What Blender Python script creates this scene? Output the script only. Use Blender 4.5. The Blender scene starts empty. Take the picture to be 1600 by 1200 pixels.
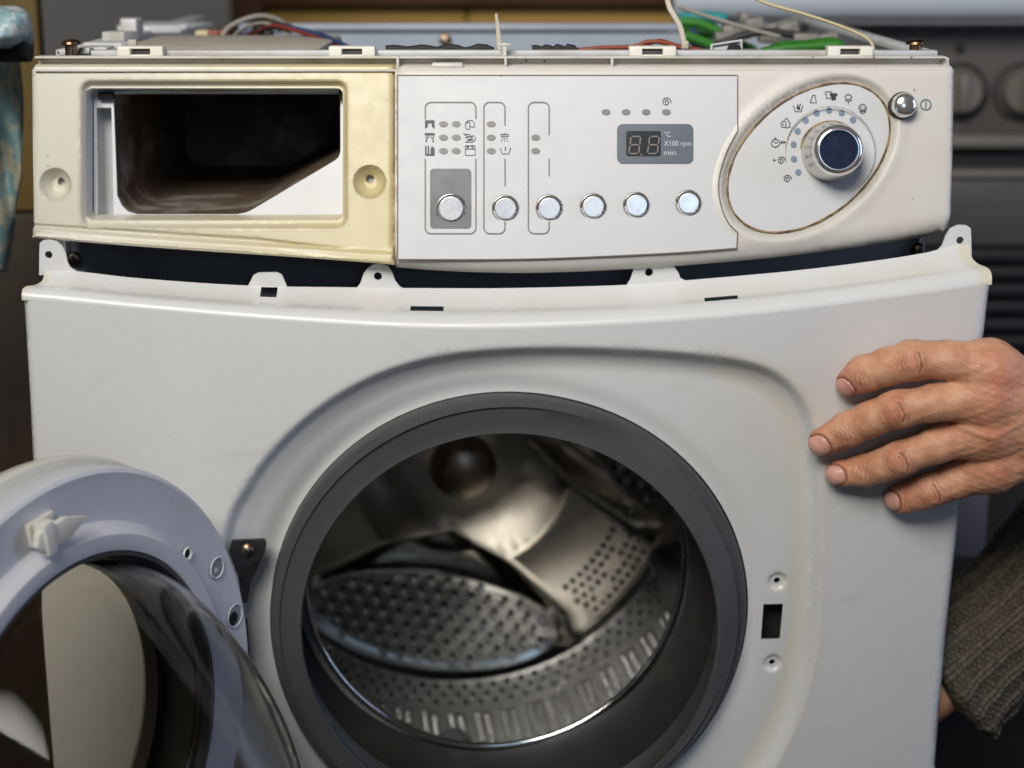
import bpy, bmesh, math, random
import numpy as np
from mathutils import Vector, Matrix
from mathutils.geometry import delaunay_2d_cdt, tessellate_polygon

random.seed(7); np.random.seed(7)
scene = bpy.context.scene
COL = scene.collection
PI = math.pi

# ------------------------------------------------------------------ camera
F = 2700.0                                   # focal length in photo pixels (1600 wide)
TH = math.atan(700.0 / 2700.0)               # pitched down
CAM = (0.0, -1.1266, 0.9315)
cam_d = bpy.data.cameras.new('camera'); cam = bpy.data.objects.new('camera', cam_d); COL.objects.link(cam)
cam.location = CAM; cam.rotation_euler = (PI / 2 - TH, 0, 0)
cam_d.sensor_width = 36.0; cam_d.lens = F / 1600.0 * 36.0
cam_d.clip_start = 0.02; cam_d.clip_end = 60
cam_d.dof.use_dof = True; cam_d.dof.focus_distance = 1.085; cam_d.dof.aperture_fstop = 5.0
scene.camera = cam

# ------------------------------------------------------------------ light
world = bpy.data.worlds.new('World'); scene.world = world; world.use_nodes = True
bg = world.node_tree.nodes['Background']
bg.inputs[0].default_value = (0.62, 0.55, 0.46, 1); bg.inputs[1].default_value = 0.065

def area(name, loc, target, sx, sy, power, col):
    d = bpy.data.lights.new(name, 'AREA'); d.shape = 'RECTANGLE'; d.size = sx; d.size_y = sy
    d.energy = power; d.color = col
    o = bpy.data.objects.new(name, d); COL.objects.link(o); o.location = loc
    o.rotation_euler = (Vector(target) - Vector(loc)).to_track_quat('-Z', 'Y').to_euler()
    return o
key = area('window_light', (-0.55, -1.70, 2.20), (-.08, 0, 1.24), 1.25, 0.90, 10.2, (1.0, 0.965, 0.91)); key.data.spread = math.radians(60)
area('sky_window_light', (.34, -2.5, 1.27), (0.05, 0, 0.80), 0.50, 0.50, 2.2, (0.52, 0.74, 1.0))
area('side_window_light', (1.9, -.55, 1.15), (-.1, -.1, 0.6), 0.9, 1.1, 10, (0.54, 0.65, 1.0))
scene.view_settings.view_transform = 'Standard'; scene.view_settings.look = 'None'
scene.view_settings.exposure = 0.0; scene.view_settings.gamma = 1.0
scene.view_settings.use_curve_mapping = False
scene.render.engine = 'CYCLES'
scene.cycles.use_denoising = True
scene.cycles.max_bounces = 8; scene.cycles.transmission_bounces = 8; scene.cycles.diffuse_bounces = 3; scene.cycles.glossy_bounces = 4
scene.cycles.caustics_reflective = False; scene.cycles.caustics_refractive = False

# ------------------------------------------------------------------ measuring helpers
CT, ST = math.cos(TH), math.sin(TH)
def ray(u, v):
    dx, dy = (u - 800.0) / F, (600.0 - v) / F
    return (dx, dy * ST + CT, dy * CT - ST)
def solve(u, v, fy, it=7):
    """where the sight line meets the surface y = fy(x, z)"""
    d = ray(u, v)
    def g(k): return CAM[1] + k * d[1] - fy(k * d[0], CAM[2] + k * d[2])
    k0, k1 = 1.0, 1.12
    g0, g1 = g(k0), g(k1)
    for _ in range(it):
        if abs(g1 - g0) < 1e-12: break
        k2 = k1 - g1 * (k1 - k0) / (g1 - g0)
        k0, g0, k1, g1 = k1, g1, k2, g(k2)
    return (k1 * d[0], CAM[1] + k1 * d[1], CAM[2] + k1 * d[2])
def on_y(u, v, Y):
    d = ray(u, v); k = (Y - CAM[1]) / d[1]
    return Vector((k * d[0], Y, CAM[2] + k * d[2]))
def depth(p):
    return (p[1] - CAM[1]) * CT - (p[2] - CAM[2]) * ST
def px2m(p): return depth(p) / F

# ------------------------------------------------------------------ mesh helpers
ORIG = {}
def origin(o): return ORIG.get(o.name, Vector((0, 0, 0))) if o else Vector((0, 0, 0))
def mk(name, verts, faces, m, parent=None, sharp=35, mats=None, fm=None):
    V = np.array([tuple(v) for v in verts], dtype=float)
    c = Vector(((V.max(0) + V.min(0)) / 2).tolist())
    me = bpy.data.meshes.new(name)
    me.from_pydata((V - np.array(c)).tolist(), [], [list(map(int, f)) for f in faces])
    bm = bmesh.new(); bm.from_mesh(me); bmesh.ops.recalc_face_normals(bm, faces=bm.faces[:]) if sharp >= 0 else None
    bm.to_mesh(me); bm.free()
    for mm in ([m] if mats is None else mats): me.materials.append(mm)
    if fm is not None: me.polygons.foreach_set('material_index', np.array(fm, dtype=np.int32))
    me.polygons.foreach_set('use_smooth', [True] * len(me.polygons))
    if abs(sharp) < 180: me.set_sharp_from_angle(angle=math.radians(abs(sharp)))
    me.update()
    o = bpy.data.objects.new(name, me); COL.objects.link(o)
    ORIG[o.name] = c
    o.location = c - origin(parent)
    if parent: o.parent = parent
    return o
def thing(name, label, cat, loc, group=None):
    o = bpy.data.objects.new(name, None); COL.objects.link(o); o.location = loc; o.empty_display_size = 0.05
    ORIG[o.name] = Vector(loc); o['label'] = label; o['category'] = cat
    if group: o['group'] = group
    return o
class G:
    """collects geometry"""
    def __init__(s): s.v = []; s.f = []; s.m = []
    def add(s, v, f, mi=0):
        b = len(s.v); s.v += [tuple(p) for p in v]; s.f += [[b + i for i in q] for q in f]; s.m += [mi] * len(f); return s
    def box(s, c, size, mi=0, bev=0.0, rot=None):
        bm = bmesh.new(); bmesh.ops.create_cube(bm, size=1.0)
        for w in bm.verts: w.co = Vector((w.co.x * size[0], w.co.y * size[1], w.co.z * size[2]))
        if bev > 0: bmesh.ops.bevel(bm, geom=bm.edges[:], offset=bev, segments=2, profile=0.5, affect='EDGES')
        bm.verts.index_update()
        R = rot or Matrix.Identity(3)
        v = [R @ w.co + Vector(c) for w in bm.verts]; f = [[w.index for w in q.verts] for q in bm.faces]; bm.free()
        return s.add(v, f, mi)
    def lathe(s, prof, C, ax, e1, n=64, mi=0, arc=None, close=False):
        C, ax, e1 = Vector(C), Vector(ax).normalized(), Vector(e1).normalized(); e2 = ax.cross(e1)
        v = []; f = []; np_ = len(prof)
        for i in range(n):
            a = 2 * PI * i / n; d = e1 * math.cos(a) + e2 * math.sin(a)
            for r, h in prof: v.append(C + d * r + ax * h)
        for i in range(n):
            j = (i + 1) % n
            for k in range(np_ - 1 if not close else np_):
                l = (k + 1) % np_
                f.append([i * np_ + k, j * np_ + k, j * np_ + l, i * np_ + l])
        return s.add(v, f, mi)
    def tube(s, pts, r, n=8, mi=0, flat=1.0):
        pts = [Vector(p) for p in pts]; v = []; f = []
        rr = r if hasattr(r, '__len__') else [r] * len(pts)
        prev = None
        for i, p in enumerate(pts):
            t = (pts[min(i + 1, len(pts) - 1)] - pts[max(i - 1, 0)]).normalized()
            up = prev if prev is not None else (Vector((0, 1, 0)) if abs(t.y) < .9 else Vector((1, 0, 0)))
            a = (up - t * up.dot(t)).normalized(); b = t.cross(a); prev = a
            for k in range(n):
                w = 2 * PI * k / n; v.append(p + a * math.cos(w) * rr[i] * flat + b * math.sin(w) * rr[i])
        for i in range(len(pts) - 1):
            for k in range(n):
                l = (k + 1) % n; f.append([i * n + k, i * n + l, (i + 1) * n + l, (i + 1) * n + k])
        f.append(list(range(n))[::-1]); f.append([(len(pts) - 1) * n + k for k in range(n)])
        return s.add(v, f, mi)
    def build(s, name, m, parent=None, sharp=35, mats=None):
        return mk(name, s.v, s.f, m, parent, sharp, mats, s.m if mats else None)

def smooth(pts, n=8, closed=False):
    """Catmull-Rom through pts"""
    P = [np.array(p, float) for p in pts]; out = []; N = len(P)
    for i in range(N if closed else N - 1):
        g = (lambda k: P[k % N]) if closed else (lambda k: P[min(max(k, 0), N - 1)])
        p0, p1, p2, p3 = g(i - 1), g(i), g(i + 1), g(i + 2)
        for j in range(n):
            t = j / n
            out.append(tuple(0.5 * ((2 * p1) + (-p0 + p2) * t + (2 * p0 - 5 * p1 + 4 * p2 - p3) * t * t + (-p0 + 3 * p1 - 3 * p2 + p3) * t ** 3)))
    if not closed: out.append(tuple(P[-1]))
    return out
def rrect(x0, y0, x1, y1, r, n=6):
    o = []
    for cx, cy, a in ((x1 - r, y0 + r, -90), (x1 - r, y1 - r, 0), (x0 + r, y1 - r, 90), (x0 + r, y0 + r, 180)):
        for i in range(n + 1):
            w = math.radians(a + 90 * i / n); o.append((cx + r * math.cos(w), cy + r * math.sin(w)))
    return o
def circ(cx, cy, r, n=32, ry=None):
    return [(cx + r * math.cos(2 * PI * i / n), cy + (ry or r) * math.sin(2 * PI * i / n)) for i in range(n)]
def inside(P, poly):
    P = np.asarray(P, float); q = np.asarray(poly, float); x, y = P[:, 0], P[:, 1]; c = np.zeros(len(P), bool)
    j = len(q) - 1
    for i in range(len(q)):
        xi, yi = q[i]; xj, yj = q[j]
        if yi != yj: c ^= ((yi > y) != (yj > y)) & (x < (xj - xi) * (y - yi) / (yj - yi) + xi)
        j = i
    return c
def pdist(P, line, closed=False):
    P = np.asarray(P, float); q = np.asarray(line, float); d = np.full(len(P), 1e9)
    n = len(q) if closed else len(q) - 1
    for i in range(n):
        a, b = q[i], q[(i + 1) % len(q)]; ab = b - a; L = ab @ ab
        if L < 1e-16: continue
        t = np.clip(((P - a) @ ab) / L, 0, 1)
        d = np.minimum(d, np.hypot(*(P - a - t[:, None] * ab).T))
    return d
def sstep(a, b, x):
    t = np.clip((np.asarray(x, float) - a) / (b - a), 0, 1); return t * t * (3 - 2 * t)
def resample(loop, h):
    out = []; n = len(loop)
    for i in range(n):
        a, b = np.array(loop[i], float), np.array(loop[(i + 1) % n], float); k = max(1, int(np.hypot(*(b - a)) / h))
        for j in range(k): out.append(tuple(a + (b - a) * j / k))
    return out
def cdt_sheet(outline, holes, h, fine=None):
    """triangles of a plane region with holes, grid points inside. fine: extra points"""
    loops = [resample(outline, h)] + [resample(q, min(h, .0025)) for q in holes]
    pts = []; edges = []
    for L in loops:
        b = len(pts); pts += L; edges += [(b + i, b + (i + 1) % len(L)) for i in range(len(L))]
    A = np.array(outline); x0, y0 = A.min(0); x1, y1 = A.max(0)
    gx, gy = np.meshgrid(np.arange(x0 + h / 2, x1, h), np.arange(y0 + h / 2, y1, h)); gx = gx + (np.arange(gx.shape[0]) % 2)[:, None] * h / 2
    g = np.c_[gx.ravel(), gy.ravel()]
    if fine is not None and len(fine): g = np.r_[g, np.array(fine)]
    k = inside(g, outline)
    for q in holes: k &= ~inside(g, q)
    g = g[k]
    d = np.full(len(g), 1e9)
    d = np.minimum(d, pdist(g, loops[0], True))
    g = g[d > .35 * h]
    for q in loops[1:]: g = g[pdist(g, q, True) > .35 * min(h, .0025)]
    pts += [tuple(p) for p in g]
    r = delaunay_2d_cdt([Vector(p) for p in pts], edges, [], 0, 1e-7)
    P = np.array([tuple(p) for p in r[0]]); T = np.array([t for t in r[2] if len(t) == 3])
    c = P[T].mean(1); k = inside(c, outline)
    for q in holes: k &= ~inside(c, q)
    return P, T[k]
def rim(V, T, back):
    """adds a wall from every border edge, offset by back (vector or function)"""
    cnt = {}
    for t in T:
        for i in range(3):
            a, b = int(t[i]), int(t[(i + 1) % 3]); cnt[(min(a, b), max(a, b))] = cnt.get((min(a, b), max(a, b)), []) + [(a, b)]
    V = [tuple(v) for v in V]; Fc = [list(map(int, t)) for t in T]; m = {}
    def bk(i):
        if i not in m:
            w = back(V[i]) if callable(back) else back
            m[i] = len(V); V.append((V[i][0] + w[0], V[i][1] + w[1], V[i][2] + w[2]))
        return m[i]
    for e, l in cnt.items():
        if len(l) == 1:
            a, b = l[0]; Fc.append([b, a, bk(a), bk(b)])
    return V, Fc
def add_attr(o, name, vals):
    at = o.data.attributes.new(name, 'FLOAT', 'POINT'); at.data.foreach_set('value', np.asarray(vals, dtype=np.float32))

# ------------------------------------------------------------------ materials
def srgb(r, g, b):
    f = lambda c: c / 12.92 if c <= .04045 else ((c + .055) / 1.055) ** 2.4
    return (f(r / 255), f(g / 255), f(b / 255))
def mat(name, col, rough=.5, metal=0.0, col2=None, nscale=8, nlo=.45, nhi=.75, ndet=6, speck=None, speck_scale=260, speck_th=.16,
        bump=0.0, bscale=200, rvar=0.0, attrs=(), coat=0.0, trans=0.0, ior=1.45, sss=0.0, aniso=None, grad=None, stretch=None, spec=.5, cells=0):
    m = bpy.data.materials.new(name); m.use_nodes = True; nt = m.node_tree; N = nt.nodes; L = nt.links
    b = N['Principled BSDF']
    b.inputs['Roughness'].default_value = rough; b.inputs['Metallic'].default_value = metal
    b.inputs['Coat Weight'].default_value = coat; b.inputs['Coat Roughness'].default_value = .12
    b.inputs['Transmission Weight'].default_value = trans; b.inputs['IOR'].default_value = ior
    b.inputs['Specular IOR Level'].default_value = spec
    if sss > 0:
        b.inputs['Subsurface Weight'].default_value = sss; b.inputs['Subsurface Radius'].default_value = (1, .35, .2); b.inputs['Subsurface Scale'].default_value = .004
    geo = N.new('ShaderNodeNewGeometry')
    pos = geo.outputs['Position']
    if stretch:
        mp = N.new('ShaderNodeMapping'); mp.inputs['Scale'].default_value = stretch; L.new(pos, mp.inputs['Vector']); pos = mp.outputs['Vector']
    rgb = N.new('ShaderNodeRGB'); rgb.outputs[0].default_value = (*col, 1); cur = rgb.outputs[0]
    def mix(fac, c2):
        nonlocal cur
        x = N.new('ShaderNodeMix'); x.data_type = 'RGBA'; L.new(fac, x.inputs[0]); L.new(cur, x.inputs[6]); x.inputs[7].default_value = (*c2, 1); cur = x.outputs[2]
    def ramp(src, lo, hi, top=1.0):
        r = N.new('ShaderNodeMapRange'); r.interpolation_type = 'SMOOTHSTEP'; L.new(src, r.inputs[0]); r.inputs[1].default_value = lo; r.inputs[2].default_value = hi; r.inputs[4].default_value = top; return r.outputs[0]
    def noise(sc, det=6, rg=.6):
        n = N.new('ShaderNodeTexNoise'); n.inputs['Scale'].default_value = sc; n.inputs['Detail'].default_value = det; n.inputs['Roughness'].default_value = rg; L.new(pos, n.inputs['Vector']); return n.outputs['Fac']
    if grad:                                   # (axis, from, to, colour): an aged tone that spreads over the part, broken by noise
        sx = N.new('ShaderNodeSeparateXYZ'); L.new(geo.outputs['Position'], sx.inputs[0])
        ad = N.new('ShaderNodeMath'); ad.operation = 'MULTIPLY_ADD'; L.new(noise(14), ad.inputs[0]); ad.inputs[1].default_value = grad[4]; L.new(sx.outputs[grad[0]], ad.inputs[2])
        mix(ramp(ad.outputs[0], grad[1], grad[2]), grad[3])
    if col2 is not None: mix(ramp(noise(nscale, ndet), nlo, nhi), col2)
    for an, c, top in attrs:
        a = N.new('ShaderNodeAttribute'); a.attribute_name = an
        mu = N.new('ShaderNodeMath'); mu.operation = 'MULTIPLY'; mu.use_clamp = True; L.new(a.outputs['Fac'], mu.inputs[0])
        L.new(ramp(noise(90, 4), .25, .62), mu.inputs[1]) if an == 'grime' else None
        if an != 'grime': mu.inputs[1].default_value = 1
        m2 = N.new('ShaderNodeMath'); m2.operation = 'MULTIPLY'; L.new(mu.outputs[0], m2.inputs[0]); m2.inputs[1].default_value = top
        mix(m2.outputs[0], c)
    if speck is not None:
        vo = N.new('ShaderNodeTexVoronoi'); vo.inputs['Scale'].default_value = speck_scale; L.new(geo.outputs['Position'], vo.inputs['Vector'])
        a = ramp(vo.outputs['Distance'], speck_th, speck_th * .5)
        wn = N.new('ShaderNodeSeparateColor'); L.new(vo.outputs['Color'], wn.inputs[0])
        k = ramp(wn.outputs[0], .9, .93); mu = N.new('ShaderNodeMath'); mu.operation = 'MULTIPLY'; L.new(a, mu.inputs[0]); L.new(k, mu.inputs[1])
        mu2 = N.new('ShaderNodeMath'); mu2.operation = 'MULTIPLY'; L.new(mu.outputs[0], mu2.inputs[0]); L.new(ramp(noise(16, 3), .45, .62), mu2.inputs[1])
        mix(mu2.outputs[0], speck)
    L.new(cur, b.inputs['Base Color'])
    if rvar > 0:
        r = N.new('ShaderNodeMapRange'); L.new(noise(45, 7, .7), r.inputs[0]); r.inputs[1].default_value = .3; r.inputs[2].default_value = .7
        r.inputs[3].default_value = max(.02, rough - rvar); r.inputs[4].default_value = min(1, rough + rvar); L.new(r.outputs[0], b.inputs['Roughness'])
    if bump > 0:
        bp = N.new('ShaderNodeBump'); bp.inputs['Strength'].default_value = bump; bp.inputs['Distance'].default_value = .001
        hgt = noise(bscale, 4)
        if cells:
            vo2 = N.new('ShaderNodeTexVoronoi'); vo2.inputs['Scale'].default_value = cells; L.new(pos, vo2.inputs['Vector'])
            ad2 = N.new('ShaderNodeMath'); ad2.operation = 'MULTIPLY_ADD'; L.new(vo2.outputs['Distance'], ad2.inputs[0]); ad2.inputs[1].default_value = -.45; L.new(hgt, ad2.inputs[2]); hgt = ad2.outputs[0]
        L.new(hgt, bp.inputs['Height']); L.new(bp.outputs[0], b.inputs['Normal'])
    return m
M = {}
M['cream'] = mat('aged_cream_plastic', (.60, .575, .49), .36, col2=(.585, .55, .45), nscale=7, nlo=.45, nhi=.85, speck=(.10, .06, .03), speck_scale=210, bump=.05, bscale=500, rvar=.1,
                 grad=(0, -.30, .0, (.58, .49, .25), .045), attrs=(('grime', (.20, .11, .045), .8),))
M['panel'] = mat('control_panel_plastic', (.60, .575, .53), .40, col2=(.57, .53, .46), nscale=9, nlo=.5, nhi=.8, speck=(.16, .11, .07), speck_scale=170, bump=.03, bscale=600, rvar=.08,
                 attrs=(('grime', (.26, .15, .06), .8),))
M['trough'] = mat('dusty_trough_plastic', (.66, .64, .585), .45, col2=(.55, .50, .40), nscale=30, nlo=.45, nhi=.75, speck=(.12, .08, .05), speck_scale=330, speck_th=.34, rvar=.1)
M['inlay'] = mat('inlay_plate_plastic', (.585, .59, .60), .46, col2=(.56, .565, .575), nscale=12, nlo=.5, nhi=.75, speck=(.35, .33, .3), speck_scale=150, rvar=.08)
M['enamel'] = mat('white_enamel', (.665, .665, .66), .28, col2=(.652, .65, .638), nscale=6, nlo=.5, nhi=.8, speck=(.22, .18, .14), speck_scale=120, speck_th=.09, bump=.03, bscale=420, rvar=.09,
                  attrs=(('stain', (.64, .60, .47), .8), ('scuff', (.42, .40, .37), .35)))
M['door'] = mat('door_plastic', (.64, .645, .68), .42, col2=(.60, .60, .61), nscale=9, speck=(.3, .27, .22), speck_scale=150, rvar=.08)
M['hook'] = mat('latch_plastic', (.74, .72, .66), .5, col2=(.68, .63, .52), nscale=40)
M['gasket'] = mat('grey_rubber', (.070, .071, .074), .46, col2=(.092, .09, .085), nscale=14, nlo=.5, nhi=.8, speck=(.3, .29, .27), speck_scale=120, speck_th=.07, bump=.12, bscale=300, rvar=.1)
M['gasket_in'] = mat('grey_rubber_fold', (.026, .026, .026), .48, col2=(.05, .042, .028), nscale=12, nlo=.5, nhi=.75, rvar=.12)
M['steel'] = mat('drum_steel', (.90, .84, .73), .20, 1.0, col2=(.68, .61, .50), nscale=10, rvar=.08, bump=.04, bscale=70, stretch=(1, 1, 1))
M['steel_plate'] = mat('drum_plate_steel', (.60, .59, .57), .25, .80, col2=(.50, .49, .47), nscale=30, rvar=.08)
M['shell'] = mat('drum_shell_steel', (.78, .77, .74), .30, .55, col2=(.66, .64, .60), nscale=25, rvar=.1)
M['nub'] = mat('nub_steel', (.90, .89, .87), .18, .62)
M['chrome'] = mat('chrome', (.80, .80, .80), .10, 1.0, col2=(.58, .55, .50), nscale=220, nlo=.52, nhi=.7, rvar=.06)
M['trim'] = mat('knob_trim_chrome', (.86, .86, .87), .16, .9)
M['button'] = mat('button_metal', (.80, .80, .81), .26, .55, col2=(.70, .69, .67), nscale=300, nlo=.5, nhi=.7, rvar=.08)
M['knob'] = mat('knob_satin', (.62, .585, .52), .24, .97, col2=(.56, .52, .44), nscale=12, nlo=.45, nhi=.75, rvar=.03)
M['navy'] = mat('navy_disc', (.012, .017, .042), .32, 0.0, col2=(.022, .028, .055), nscale=150, rvar=.08, spec=.2)
M['dark_ring'] = mat('button_gap', (.05, .042, .032), .55)
M['print_grey'] = mat('grey_print', (.145, .150, .155), .45)
M['print_dark'] = mat('dark_print', (.018, .024, .036), .45)
M['print_teal'] = mat('teal_print', (.012, .10, .12), .45)
M['led'] = mat('led_window', (.17, .165, .16), .4)
M['led_blue'] = mat('led_window_blue', (.19, .25, .34), .35)
M['patch'] = mat('slate_patch', (.075, .083, .09), .36, rvar=.06)
M['display'] = mat('display_window', (.105, .125, .155), .30, rvar=.05)
M['screen'] = mat('display_screen', (.018, .022, .028), .2)
M['segment'] = mat('display_segment', (.20, .165, .15), .4)
M['print_light'] = mat('light_print', (.56, .58, .62), .5)
M['grime'] = mat('brown_grime', (.13, .075, .03), .7, col2=(.34, .24, .12), nscale=120, nlo=.4, nhi=.6)
M['seam'] = mat('seam_brown', (.16, .12, .085), .6)  # dark brown outline of the inlay plate
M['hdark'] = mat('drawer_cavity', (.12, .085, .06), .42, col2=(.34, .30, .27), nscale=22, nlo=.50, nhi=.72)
M['housing'] = mat('drawer_housing_plastic', (.62, .63, .65), .42, col2=(.55, .54, .5), nscale=12, speck=(.2, .14, .1), speck_scale=160)
M['bulkhead'] = mat('blue_grey_steel', (.20, .215, .25), .45, .2, col2=(.15, .155, .18), nscale=10, rvar=.1)
M['black'] = mat('black_parts_and_shade', (.012, .012, .013), .6)  # for black parts, and for shade put into slots and recesses
M['cabinet'] = mat('cabinet_enamel', (.48, .49, .52), .4, col2=(.42, .42, .43), nscale=5)
M['rail'] = mat('rail_enamel', (.56, .57, .58), .4, col2=(.42, .40, .36), nscale=20)
M['blue_rail'] = mat('blue_grey_rail', (.33, .38, .45), .4, col2=(.28, .32, .38), nscale=6)
M['bolt'] = mat('bronze_bolt', (.36, .27, .20), .30, 1.0, col2=(.15, .09, .05), nscale=160, nlo=.45, nhi=.6, rvar=.1)
M['bracket'] = mat('dark_hinge_steel', (.17, .16, .155), .38, 1.0, col2=(.08, .06, .05), nscale=60, rvar=.12)
M['glass'] = mat('door_glass', (.90, .89, .86), .05, 0, trans=1.0, ior=1.22, spec=.22)
mc_ = bpy.data.materials.new('clear_plastic'); mc_.use_nodes = True; nt_ = mc_.node_tree; nt_.nodes.clear()
o_ = nt_.nodes.new('ShaderNodeOutputMaterial'); mx_ = nt_.nodes.new('ShaderNodeMixShader'); lw_ = nt_.nodes.new('ShaderNodeLayerWeight'); lw_.inputs[0].default_value = .5; fr_ = nt_.nodes.new('ShaderNodeMath'); fr_.operation = 'POWER'; nt_.links.new(lw_.outputs['Facing'], fr_.inputs[0]); fr_.inputs[1].default_value = 5.0
tr_ = nt_.nodes.new('ShaderNodeBsdfTransparent'); tr_.inputs[0].default_value = (.90, .88, .83, 1); gl_ = nt_.nodes.new('ShaderNodeBsdfGlossy'); gl_.inputs['Roughness'].default_value = .32
nt_.links.new(fr_.outputs[0], mx_.inputs[0]); nt_.links.new(tr_.outputs[0], mx_.inputs[1]); nt_.links.new(gl_.outputs[0], mx_.inputs[2]); nt_.links.new(mx_.outputs[0], o_.inputs[0]); M['clear'] = mc_
M['tie'] = mat('cable_tie_plastic', (.50, .45, .36), .5)
M['wire_w'] = mat('white_wire', (.27, .25, .22), .5); M['wire_r'] = mat('red_wire', (.20, .03, .025), .5)
M['wire_b'] = mat('blue_wire', (.03, .05, .13), .5); M['wire_o'] = mat('orange_wire', (.24, .05, .02), .5)
M['wire_g'] = mat('green_wire', (.03, .17, .018), .5); M['wire_y'] = mat('yellowed_wire', (.50, .42, .25), .5)
M['wire_k'] = mat('black_wire', (.02, .02, .022), .5)
M['beige'] = mat('beige_plastic', (.42, .39, .33), .5, col2=(.36, .33, .28), nscale=30, rvar=.1)
M['connector'] = mat('white_connector', (.20, .19, .17), .5, col2=(.08, .08, .075), nscale=90); M['teal'] = mat('teal_plastic', (.02, .22, .24), .5)

# ================================================================== the setting
WZ = 0.85                                     # height of the machine's top edge
floor = G().box((0, .4, -.02), (5, 5, .04)).build('floor', mat('dark_floor', (.03, .026, .022), .6, col2=(.02, .018, .016), nscale=3)); floor['kind'] = 'structure'
wall = G().box((-.6, 1.75, 1.2), (5, .06, 2.5)).build('wall', mat('grey_wall_paint', (.30, .30, .31), .8, col2=(.27, .27, .28), nscale=3)); wall['kind'] = 'structure'

# ================================================================== washing machine
WM = thing('washing_machine', 'white front-loading washing machine with its top off, partly yellowed control panel and round door open', 'washing machine', (-.012, .27, 0))

# ---- control panel surface: leans back 10 degrees, lower edge bulging forward
CA = math.radians(10.0); CN = Vector((0, -math.cos(CA), math.sin(CA))); CT_T = .125
def bul(x): return .02 * np.maximum(0, 1 - (np.asarray(x) / .31) ** 2)
def S(x, t, h=0.0):
    return (x, -t * math.sin(CA) - float(bul(x)) * t / CT_T + h * CN.y, WZ - t * math.cos(CA) + h * CN.z)
def Sv(P, H):
    x, t = P[:, 0], P[:, 1]
    return np.c_[x, -t * math.sin(CA) - bul(x) * t / CT_T + H * CN.y, WZ - t * math.cos(CA) + H * CN.z]
def cp(u, v, h=0.0):
    """photo pixel -> (x, t) on the control panel at height h over it"""
    def fy(x, z):
        t = (WZ - (z - h * CN.z)) / math.cos(CA); return -t * math.sin(CA) - float(bul(x)) * t / CT_T + h * CN.y
    p = solve(u, v, fy); return (p[0], (WZ - (p[2] - h * CN.z)) / math.cos(CA))
def cps(pts, h=0.0): return [cp(u, v, h) for u, v in pts]
MPX = .595 / 1446                              # metres per pixel on the control panel

# -- right-hand fascia (the control panel itself)
R_bot = smooth([(617, 418), (700, 424), (800, 427), (900, 425), (1000, 420), (1100, 413), (1240, 400), (1400, 379), (1470, 366)], 6)
R_out = [(617, 102), (1488, 102), (1493, 108), (1491, 230), (1488, 335), (1484, 354)] + R_bot[::-1]
R_o = cps(R_out); R_b = cps(R_bot)
EC = (1264, 246); EA, EB, EPH = 146.3, 94.3, math.radians(39.3)
def ell(s, n=96, cx=EC[0], cy=EC[1]):
    o = []
    for i in range(n):
        w = 2 * PI * i / n; a, b = EA * s * math.cos(w), EB * s * math.sin(w)
        o.append((cx + a * math.cos(EPH) - b * math.sin(EPH), cy - (a * math.sin(EPH) + b * math.cos(EPH))))
    return o
E_m = cps(ell(1.0)); E_out = cps(ell(1.13, cx=1261, cy=249))
def rows(curve, offs, h=.002, closed=False):
    c = resample(curve, h) if closed else [tuple(np.array(curve[i]) + (np.array(curve[i + 1]) - np.array(curve[i])) * k / max(1, int(np.hypot(*(np.array(curve[i + 1]) - np.array(curve[i]))) / h))) for i in range(len(curve) - 1) for k in range(max(1, int(np.hypot(*(np.array(curve[i + 1]) - np.array(curve[i]))) / h)))]
    C = np.array(c); t = np.roll(C, -1, 0) - np.roll(C, 1, 0)
    if not closed: t[0] = C[1] - C[0]; t[-1] = C[-1] - C[-2]
    t /= np.linalg.norm(t, axis=1)[:, None] + 1e-12; n = np.c_[-t[:, 1], t[:, 0]]
    return [tuple(p) for o in offs for p in (C + n * o)]
P, T = cdt_sheet(R_o, [], .0032, rows(E_m, [.0009 * k for k in range(-3, 18)], .0022, True) + rows(E_m, [-.0009 * k for k in range(4, 18)], .0022, True) + rows(R_b, [-.001 * k for k in range(1, 15)], .004) + rows(R_b, [.001 * k for k in range(1, 15)], .004))
def fascia_h(P):
    dE = pdist(P, E_m, True); inE = inside(P, E_m); sd = np.where(inE, -dE, dE)
    H = np.zeros(len(P))
    H += np.where(inE, -.0030, 0.0) * 1.0
    ring = .0012 * np.exp(-((sd - .0060) / .0042) ** 2); H += np.where(~inE, ring - .0030 * (1 - sstep(0, .0050, sd)), 0)
    return H
def right_h(P):
    H = fascia_h(P)
    db = pdist(P, R_b); R = .014
    H -= np.where(db < R, R - np.sqrt(np.maximum(0, R * R - (R - np.minimum(db, R)) ** 2)), 0) * 1.0
    d2 = pdist(P, R_o[:6]); r = .004
    H -= np.where(d2 < r, r - np.sqrt(np.maximum(0, r * r - (r - np.minimum(d2, r)) ** 2)), 0)
    return H
H = right_h(P); V = Sv(P, H)
Vr, Fr = rim(V, T, (0, .020, .002))
CP = mk('control_panel', Vr, Fr, M['panel'], WM, sharp=50)
gr = np.zeros(len(Vr)); dE = pdist(P, E_m, True); gr[:len(P)] = .30 * np.exp(-(dE / .0024) ** 2) + .8 * np.exp(-((P[:, 0] - cp(619, 250)[0]) / .0022) ** 2)
add_attr(CP, 'grime', gr)

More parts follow.
